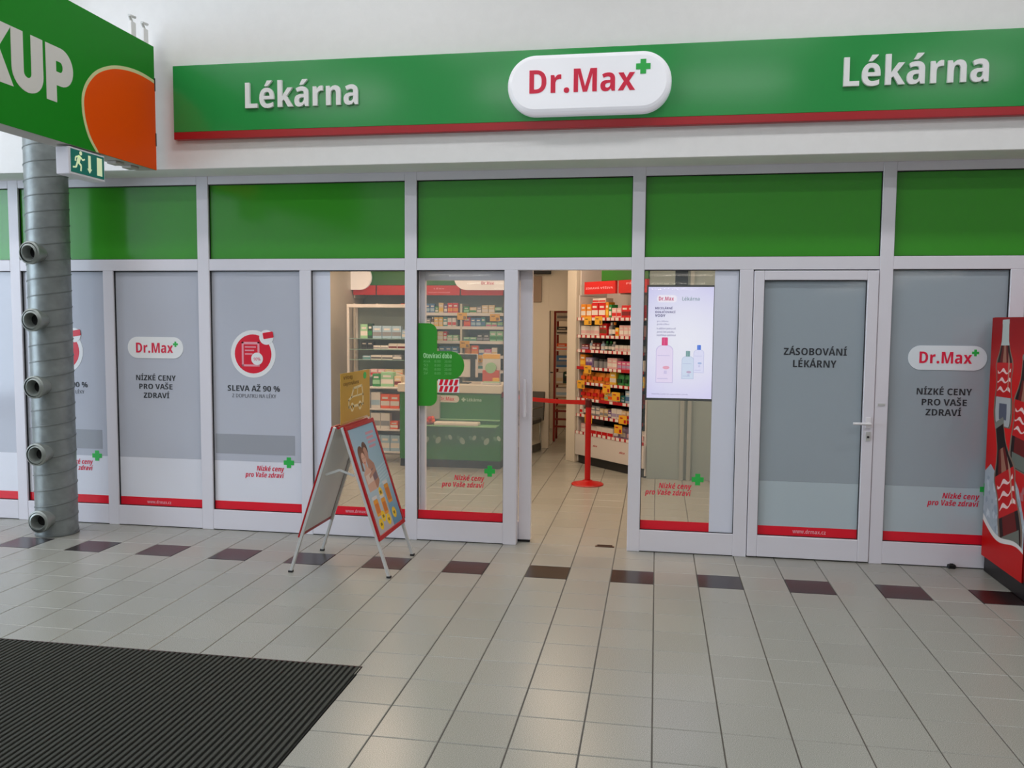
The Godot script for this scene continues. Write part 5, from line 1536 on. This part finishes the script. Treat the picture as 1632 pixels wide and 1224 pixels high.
func service_counter() -> void:
	var t := thing("service_counter", "green pharmacy service counter with a white top and dark plinth", "counter", Vector3(0, 0, -3.40))
	var x0 := 1.40; var x1 := 2.66
	var st := start(); bx(st, Vector3(x0, 0.095, -0.55), Vector3(x1, 0.915, 0.0), 0.006); obj("body", st, M.green_shop, t)
	st = start(); bx(st, Vector3(x0, 0.0, -0.55), Vector3(x1 - 0.01, 0.095, -0.02), 0.003); obj("plinth", st, M.black, t)
	st = start(); bx(st, Vector3(x0 - 0.02, 0.918, -0.58), Vector3(x1 + 0.02, 1.020, 0.03), 0.006); obj("counter_top", st, M.cream, t)
	st = start(); bx(st, Vector3(1.675, 0.0, 0.0), Vector3(1.708, 0.90, 0.15), 0.004); obj("end_panel", st, M.cream, t)
	st = start(); bx(st, Vector3(1.708, 0.588, 0.0), Vector3(x1 - 0.01, 0.603, 0.035), 0.003); obj("bag_ledge", st, M.pale_ledge, t)
	st = start(); bx(st, Vector3(1.708, 0.528, 0.0), Vector3(x1 - 0.02, 0.540, 0.20), 0.002); obj("lower_ledge", st, M.pale_ledge, t)
	# petals printed along the front
	for k in 7:
		var x := 1.735 + 0.150 * k
		var big := k % 2 == 1 or k == 0
		var lobe := disc(Vector2.ZERO, 0.046 if big else 0.032, 18, 0.030 if big else 0.022)
		st = start(); prism(st, lobe, 0.0, 0.0012, Transform3D(Basis(Vector3(0, 0, 1), -0.5 if k % 4 < 2 else 0.5), Vector3(x, 0.335 if big else 0.375, 0.0)))
		obj("petal_print", st, M.petal, t)
		st = start(); prism(st, disc(Vector2.ZERO, 0.028, 16, 0.019), 0.0, 0.0012, Transform3D(Basis(Vector3(0, 0, 1), 0.6), Vector3(x - 0.045, 0.372, 0.0)))
		obj("petal_print", st, M.petal_dim, t)
	# logo and name on the front
	st = start(); prism(st, rrect(1.86, 0.800, 2.145, 0.885, 0.04), 0.0, 0.002)
	var lg := obj("logo_pill", st, M.cream, t)
	text(lg, "Dr.Max", 1.905, 2.085, 0.820, 0.866, 0.002, M.red_letter)
	text(t, "Lékárna", 2.24, 2.42, 0.818, 0.858, 0.0, M.petal)
	st = start(); prism(st, plus_shape(Vector2(2.200, 0.838), 0.05, 0.02), 0.0, 0.0015); obj("plus_mark", st, M.petal, t)

	var tr := thing("white_tray", "long white tray lying on the lower ledge of the green counter", "tray", Vector3(2.15, 0.540, -3.40))
	st = start(); bx(st, Vector3(-0.27, 0.0, 0.045), Vector3(0.27, 0.040, 0.195), 0.008); obj("tray", st, M.cream, tr)
	var bag := obj("fruit_bag", fruit_bag(), M.vc)
	bag.position = Vector3(1.795, 0.540, -3.285)
	tag(bag, "small red and orange bag on the lower ledge of the green counter", "bag")

	var mo := thing("monitor", "cash desk monitor seen from behind on the green counter", "monitor", Vector3(2.10, 1.020, -3.62))
	st = start(); bx(st, Vector3(-0.21, 0.075, -0.012), Vector3(0.23, 0.365, 0.022), 0.008); obj("screen_back", st, M.rack_white, mo)
	st = start(); bx(st, Vector3(-0.20, 0.30, 0.022), Vector3(0.22, 0.36, 0.032), 0.003); bx(st, Vector3(-0.20, 0.06, 0.022), Vector3(-0.13, 0.36, 0.034), 0.004); bx(st, Vector3(0.14, 0.06, 0.022), Vector3(0.20, 0.36, 0.034), 0.004); obj("dark_frame", st, M.black, mo)
	st = start(); bx(st, Vector3(-0.13, 0.0, -0.09), Vector3(0.13, 0.012, 0.09), 0.004); bx(st, Vector3(-0.03, 0.012, -0.03), Vector3(0.03, 0.12, 0.0), 0.004); obj("stand", st, M.black, mo)

	var ds := thing("leaflet_stand", "counter stand with a pale disc on orange red leaflets", "stand", Vector3(2.50, 1.020, -3.52))
	st = start(); bx(st, Vector3(-0.10, 0.0, -0.06), Vector3(0.12, 0.02, 0.07), 0.004); bx(st, Vector3(-0.10, 0.02, -0.05), Vector3(0.12, 0.37, -0.04), 0.003); obj("holder", st, M.rack_white, ds)
	st = start(); bx(st, Vector3(-0.09, 0.03, -0.04), Vector3(0.11, 0.17, 0.02), 0.003); obj("leaflets", st, M.leaflet, ds)
	st = start(); prism(st, disc(Vector2(0.01, 0.20), 0.065, 24), -0.035, 0.025); obj("pale_disc", st, M.pale_green, ds)
	st = start(); bx(st, Vector3(-0.095, 0.31, -0.04), Vector3(0.115, 0.365, -0.034), 0.002); obj("yellow_band", st, M.tag_yellow, ds)

	var fl := thing("leaflet_tray", "low tray of green and yellow leaflets at the right counter end", "tray", Vector3(2.56, 1.020, -3.42))
	st = start(); bx(st, Vector3(-0.13, 0.0, -0.05), Vector3(0.09, 0.03, 0.04), 0.003); obj("tray", st, M.rack_white, fl)
	st = start(); bx(st, Vector3(-0.12, 0.03, -0.04), Vector3(0.08, 0.042, 0.03), 0.002); obj("leaflets", st, M.pale_green, fl)
	st = start(); bx(st, Vector3(-0.01, 0.042, -0.03), Vector3(0.07, 0.085, 0.0), 0.003); obj("yellow_card", st, M.tag_yellow, fl)

	var bs := thing("counter_box", "pale box with blue and red print, before the counter top", "box", Vector3(1.815, 0.603, -3.345))
	st = start(); bx(st, Vector3(-0.095, 0.0, -0.05), Vector3(0.10, 0.29, 0.02), 0.004); obj("body", st, M.glass_edge2, bs)
	st = start(); bx(st, Vector3(-0.06, 0.22, 0.02), Vector3(0.06, 0.27, 0.0212), 0.0); obj("print", st, M.pale_blue, bs)
	st = start(); bx(st, Vector3(-0.05, 0.17, 0.02), Vector3(0.02, 0.195, 0.0212), 0.0); obj("print", st, M.tag_red, bs)

func fruit_bag() -> SurfaceTool:
	var st := start()
	var r3 := RandomNumberGenerator.new(); r3.seed = 3
	st.set_color(lin("dark red"))
	lathe(st, [[0.0, 0.0], [0.050, 0.0], [0.062, 0.020], [0.055, 0.032]], 16)
	for k in 7:
		st.set_color(lin(["orange", "red", "amber"][k % 3]))
		var p := Vector3(r3.randf_range(-0.055, 0.055), 0.045 + 0.028 * float(k / 4), r3.randf_range(-0.025, 0.025))
		var pr := []
		for j in 9:
			var a := -PI / 2 + PI * j / 8.0
			pr.append([0.029 * cos(a), 0.029 * sin(a)])
		lathe(st, pr, 12, Transform3D(Basis.IDENTITY, p))
	return st

func display_stand() -> void:
	# the low shelf stand left of the counter with its boxes
	var t := thing("display_stand", "low pale shelf stand left of the green counter, behind the sandwich board", "stand", Vector3(0.92, 0, -3.60))
	var st := start(); bx(st, Vector3(0.0, 0.06, -0.30), Vector3(0.44, 0.95, -0.28), 0.002); obj("back_panel", st, M.rack_white, t)
	for x in [0.0, 0.42]:
		st = start(); bx(st, Vector3(x, 0.0, -0.28), Vector3(x + 0.02, 0.95, 0.0), 0.003); obj("side_panel", st, M.rack_white, t)
	for y in [0.12, 0.40, 0.66, 0.93]:
		st = start(); bx(st, Vector3(0.02, y, -0.28), Vector3(0.42, y + 0.02, 0.0), 0.002); obj("shelf", st, M.rack_white, t)
	# rounded header
	st = start()
	var arch := PackedVector2Array([Vector2(0.0, 0.952), Vector2(0.44, 0.952)])
	for k in 13:
		var a := PI * k / 12.0
		arch.append(Vector2(0.22 + 0.22 * cos(a), 1.03 + 0.09 * sin(a)))
	prism(st, arch, -0.30, -0.27); obj("arched_header", st, M.cream, t)
	var g := "boxes on the low stand"
	var root := t.transform
	goods(root, [[1, "green", "pale green", "carton", 0.10, 0.16, 0.1], [1, "pale green", "white", "carton", 0.17, 0.18, 0.1], [1, "cream", "dark red", "carton", 0.09, 0.13, 0.1]], 0.03, 0.42, 0.951, -0.10, g, "top of the low stand")
	goods(root, [[1, "white", "pale blue", "carton", 0.12, 0.20, 0.1], [2, "orange", "white", "carton", 0.12, 0.18, 0.1]], 0.03, 0.42, 0.681, -0.03, g, "second shelf of the low stand")
	goods(root, [[2, "white", "grey", "carton", 0.12, 0.20, 0.1], [1, "orange", "white", "carton", 0.10, 0.10, 0.1]], 0.03, 0.42, 0.421, -0.03, g, "third shelf of the low stand")
	goods(root, [[3, "pale blue", "white", "carton", 0.12, 0.20, 0.1]], 0.03, 0.42, 0.141, -0.03, g, "bottom shelf of the low stand")

func barrier() -> void:
	var t := thing("barrier_post", "red barrier post on a round base inside the entrance", "barrier", Vector3(3.765, 0, -2.68))
	var st := start(); lathe(st, [[0.0, 0.0], [0.176, 0.0], [0.178, 0.006], [0.172, 0.014], [0.060, 0.040], [0.045, 0.052], [0.0, 0.052]], 48); obj("base", st, M.barrier_red, t)
	st = start(); lathe(st, [[0.032, 0.045], [0.032, 0.86], [0.0, 0.86]], 24); obj("pole", st, M.barrier_red, t)
	st = start(); lathe(st, [[0.0, 0.855], [0.036, 0.855], [0.036, 0.935], [0.030, 0.946], [0.0, 0.948]], 24); obj("belt_head", st, M.barrier_dark, t)
	# belt to the clip on the counter end
	var a := Vector3(3.735, 0.905, -2.70); var b := Vector3(2.705, 0.905, -3.385)
	st = start()
	var n := 12
	for k in n:
		var p := a.lerp(b, float(k) / n); var q := a.lerp(b, float(k + 1) / n)
		p.y -= 0.020 * sin(PI * k / n); q.y -= 0.020 * sin(PI * (k + 1) / n)
		bar(st, p, q, 0.048, 0.0022, Vector3.UP)
	var belt := obj("belt", st, M.barrier_red, t)
	belt.position = -t.position
	var c := thing("belt_clip", "dark red belt clip fixed to the right end of the counter", "clip", Vector3(2.665, 0.872, -3.43))
	st = start(); bx(st, Vector3(0.0, 0, 0), Vector3(0.018, 0.07, 0.06), 0.003); obj("plate", st, M.barrier_dark, c)
	st = start(); bx(st, Vector3(0.018, 0.008, 0.014), Vector3(0.042, 0.060, 0.052), 0.004); obj("jaw", st, M.barrier_red, c)

func back_room() -> void:
	var t := thing("red_rack", "tall open rack with red frame seen through the back doorway", "shelf rack", Vector3(2.985, 0, -5.95))
	for x in [0.0, 0.80]:
		for z in [-0.36, 0.0]:
			var st := start(); bx(st, Vector3(x, 0.21, z - 0.03), Vector3(x + 0.032, 1.945, z), 0.003); obj("upright", st, M.rust_red, t)
	for y in [0.225, 0.335, 0.457, 1.93]:
		var st := start(); bx(st, Vector3(0.03, y - 0.014, -0.03), Vector3(0.80, y + 0.014, 0.0), 0.002); obj("rail", st, M.rust_red, t)
	for y in [0.50, 0.66, 0.86, 1.10, 1.36, 1.60, 1.80]:
		var st := start(); bx(st, Vector3(0.03, y - 0.01, -0.37), Vector3(0.80, y + 0.01, -0.005), 0.002); obj("shelf", st, M.rack_white if y > 1.0 else M.wood, t)
	for z in [-0.36, -0.03]:
		var st := start(); bx(st, Vector3(0.0, 0.0, z), Vector3(0.03, 0.21, z + 0.03), 0.002); bx(st, Vector3(0.80, 0.0, z), Vector3(0.832, 0.21, z + 0.03), 0.002); obj("foot", st, M.rust_red, t)
	var g := "boxes on the red rack"
	var root := t.transform
	var w := "%s shelf of the red framed rack"
	goods(root, [[2, "white", "grey", "carton", 0.16, 0.12, 0.2], [2, "grey", "white", "carton", 0.16, 0.10, 0.2]], 0.04, 0.79, 1.810, -0.02, g, w % "top")
	goods(root, [[2, "dark grey", "white", "carton", 0.16, 0.10, 0.2], [2, "cream", "red", "carton", 0.16, 0.13, 0.2]], 0.04, 0.79, 1.610, -0.02, g, w % "second")
	goods(root, [[1, "orange", "white", "carton", 0.15, 0.09, 0.2], [2, "cream", "brown", "carton", 0.16, 0.14, 0.2]], 0.04, 0.79, 1.370, -0.02, g, w % "third")
	goods(root, [[2, "blue", "grey", "carton", 0.2, 0.17, 0.2], [1, "grey", "white", "carton", 0.2, 0.15, 0.2]], 0.04, 0.79, 1.110, -0.02, g, w % "fourth")
	goods(root, [[1, "white", "cream", "carton", 0.10, 0.16, 0.2], [2, "dark green", "black", "carton", 0.12, 0.17, 0.2], [1, "yellow", "brown", "carton", 0.18, 0.10, 0.2]], 0.04, 0.79, 0.870, -0.02, g, w % "fifth")
	goods(root, [[2, "white", "pale blue", "carton", 0.2, 0.13, 0.2], [1, "yellow", "amber", "carton", 0.2, 0.10, 0.2]], 0.04, 0.79, 0.670, -0.02, g, w % "lowest")
	# door frame and light switch of the doorway
	var f := thing("trim_3", "cream door lining of the back doorway", "door frame")
	f.set_meta("kind", "structure")
	var st := start(); bx(st, Vector3(2.99, 0, -5.40), Vector3(3.005, 1.95, -5.255), 0.002); bx(st, Vector3(3.835, 0, -5.42), Vector3(3.85, 1.95, -5.255), 0.002); bx(st, Vector3(3.005, 1.935, -5.42), Vector3(3.835, 1.95, -5.255), 0.002)
	obj("lining", st, M.shop_wall, f)
	var d := thing("door_handle_set", "small dark door handle beside the back doorway", "handle", Vector3(3.005, 1.02, -5.33))
	st = start(); bx(st, Vector3(0, -0.10, -0.02), Vector3(0.008, 0.10, 0.02), 0.002); obj("plate", st, M.alu, d)
	st = start(); rod(st, Vector3(0.006, 0.05, 0), Vector3(0.045, 0.05, 0), 0.008); rod(st, Vector3(0.042, 0.05, -0.005), Vector3(0.042, 0.05, 0.07), 0.008); obj("lever", st, M.shadow_rubber, d)

func small_things() -> void:
	# chair beside the wall, behind the parked door leaf
	var t := thing("waiting_chair", "grey padded chair with chrome legs by the cream wall", "chair", Vector3(2.66, 0, -4.78), -0.25)
	var st := start(); bx(st, Vector3(-0.24, 0.40, -0.24), Vector3(0.24, 0.47, 0.24), 0.022); obj("seat", st, M.seat, t)
	st = start(); bx(st, Vector3(-0.23, 0.40, -0.27), Vector3(0.23, 0.80, -0.23), 0.018, Transform3D(Basis(Vector3.RIGHT, -0.12), Vector3(0, 0.05, -0.03))); obj("backrest", st, M.seat, t)
	for sx in [-1.0, 1.0]:
		for z in [-0.20, 0.22]:
			st = start(); rod(st, Vector3(sx * 0.23, 0.0, z + (0.03 if z > 0 else -0.05)), Vector3(sx * 0.22, 0.42, z), 0.011); obj("leg", st, M.chrome, t)
		st = start(); rod(st, Vector3(sx * 0.225, 0.42, 0.2), Vector3(sx * 0.25, 0.62, 0.18), 0.010); rod(st, Vector3(sx * 0.25, 0.62, 0.19), Vector3(sx * 0.25, 0.62, -0.22), 0.014); obj("armrest", st, M.chrome, t)
		st = start(); bx(st, Vector3(sx * 0.225 - 0.012, 0.02, -0.22), Vector3(sx * 0.225 + 0.012, 0.12, 0.22), 0.004); obj("side_shelf", st, M.seat, t)
	# black display over the doorway wall, and the taupe board under it
	var m := thing("ceiling_monitor", "black flat monitor hung high before the cream wall", "monitor", Vector3(2.87, 2.44, -5.20))
	st = start(); bx(st, Vector3(-0.30, 0.0, -0.03), Vector3(0.155, 0.30, 0.03), 0.006); obj("case", st, M.black, m)
	st = start(); rod(st, Vector3(-0.05, 0.29, 0.0), Vector3(-0.05, 0.52, 0.0), 0.016); obj("hanger", st, M.alu, m)
	var b := thing("notice_board", "taupe rectangular board high on the cream wall under the monitor", "board", Vector3(2.62, 2.055, -5.26))
	st = start(); bx(st, Vector3(0, 0, 0), Vector3(0.27, 0.36, 0.02), 0.004); obj("panel", st, M.taupe, b)
	# floor guide of the sliding door
	var gd := thing("floor_guide", "brown metal floor guide plate in the entrance", "floor plate", Vector3(4.11, 0.0, -0.09))
	st = start(); bx(st, Vector3(-0.075, 0.0, -0.018), Vector3(0.075, 0.006, 0.018), 0.002); obj("plate", st, M.brown, gd)
	st = start(); bx(st, Vector3(-0.06, 0.006, -0.003), Vector3(0.06, 0.016, 0.003), 0.001); obj("fin", st, M.brown, gd)
	var ds := thing("door_stop", "small black stop at the foot of the shop front by the cooler", "door stop", Vector3(6.66, 0.0, 0.018))
	st = start(); bx(st, Vector3(-0.028, 0.0, -0.016), Vector3(0.028, 0.030, 0.016), 0.006); obj("rubber", st, M.black, ds)
	st = start(); bx(st, Vector3(-0.012, 0.030, -0.008), Vector3(0.012, 0.036, 0.008), 0.002); obj("screw_cap", st, M.shadow_rubber, ds)
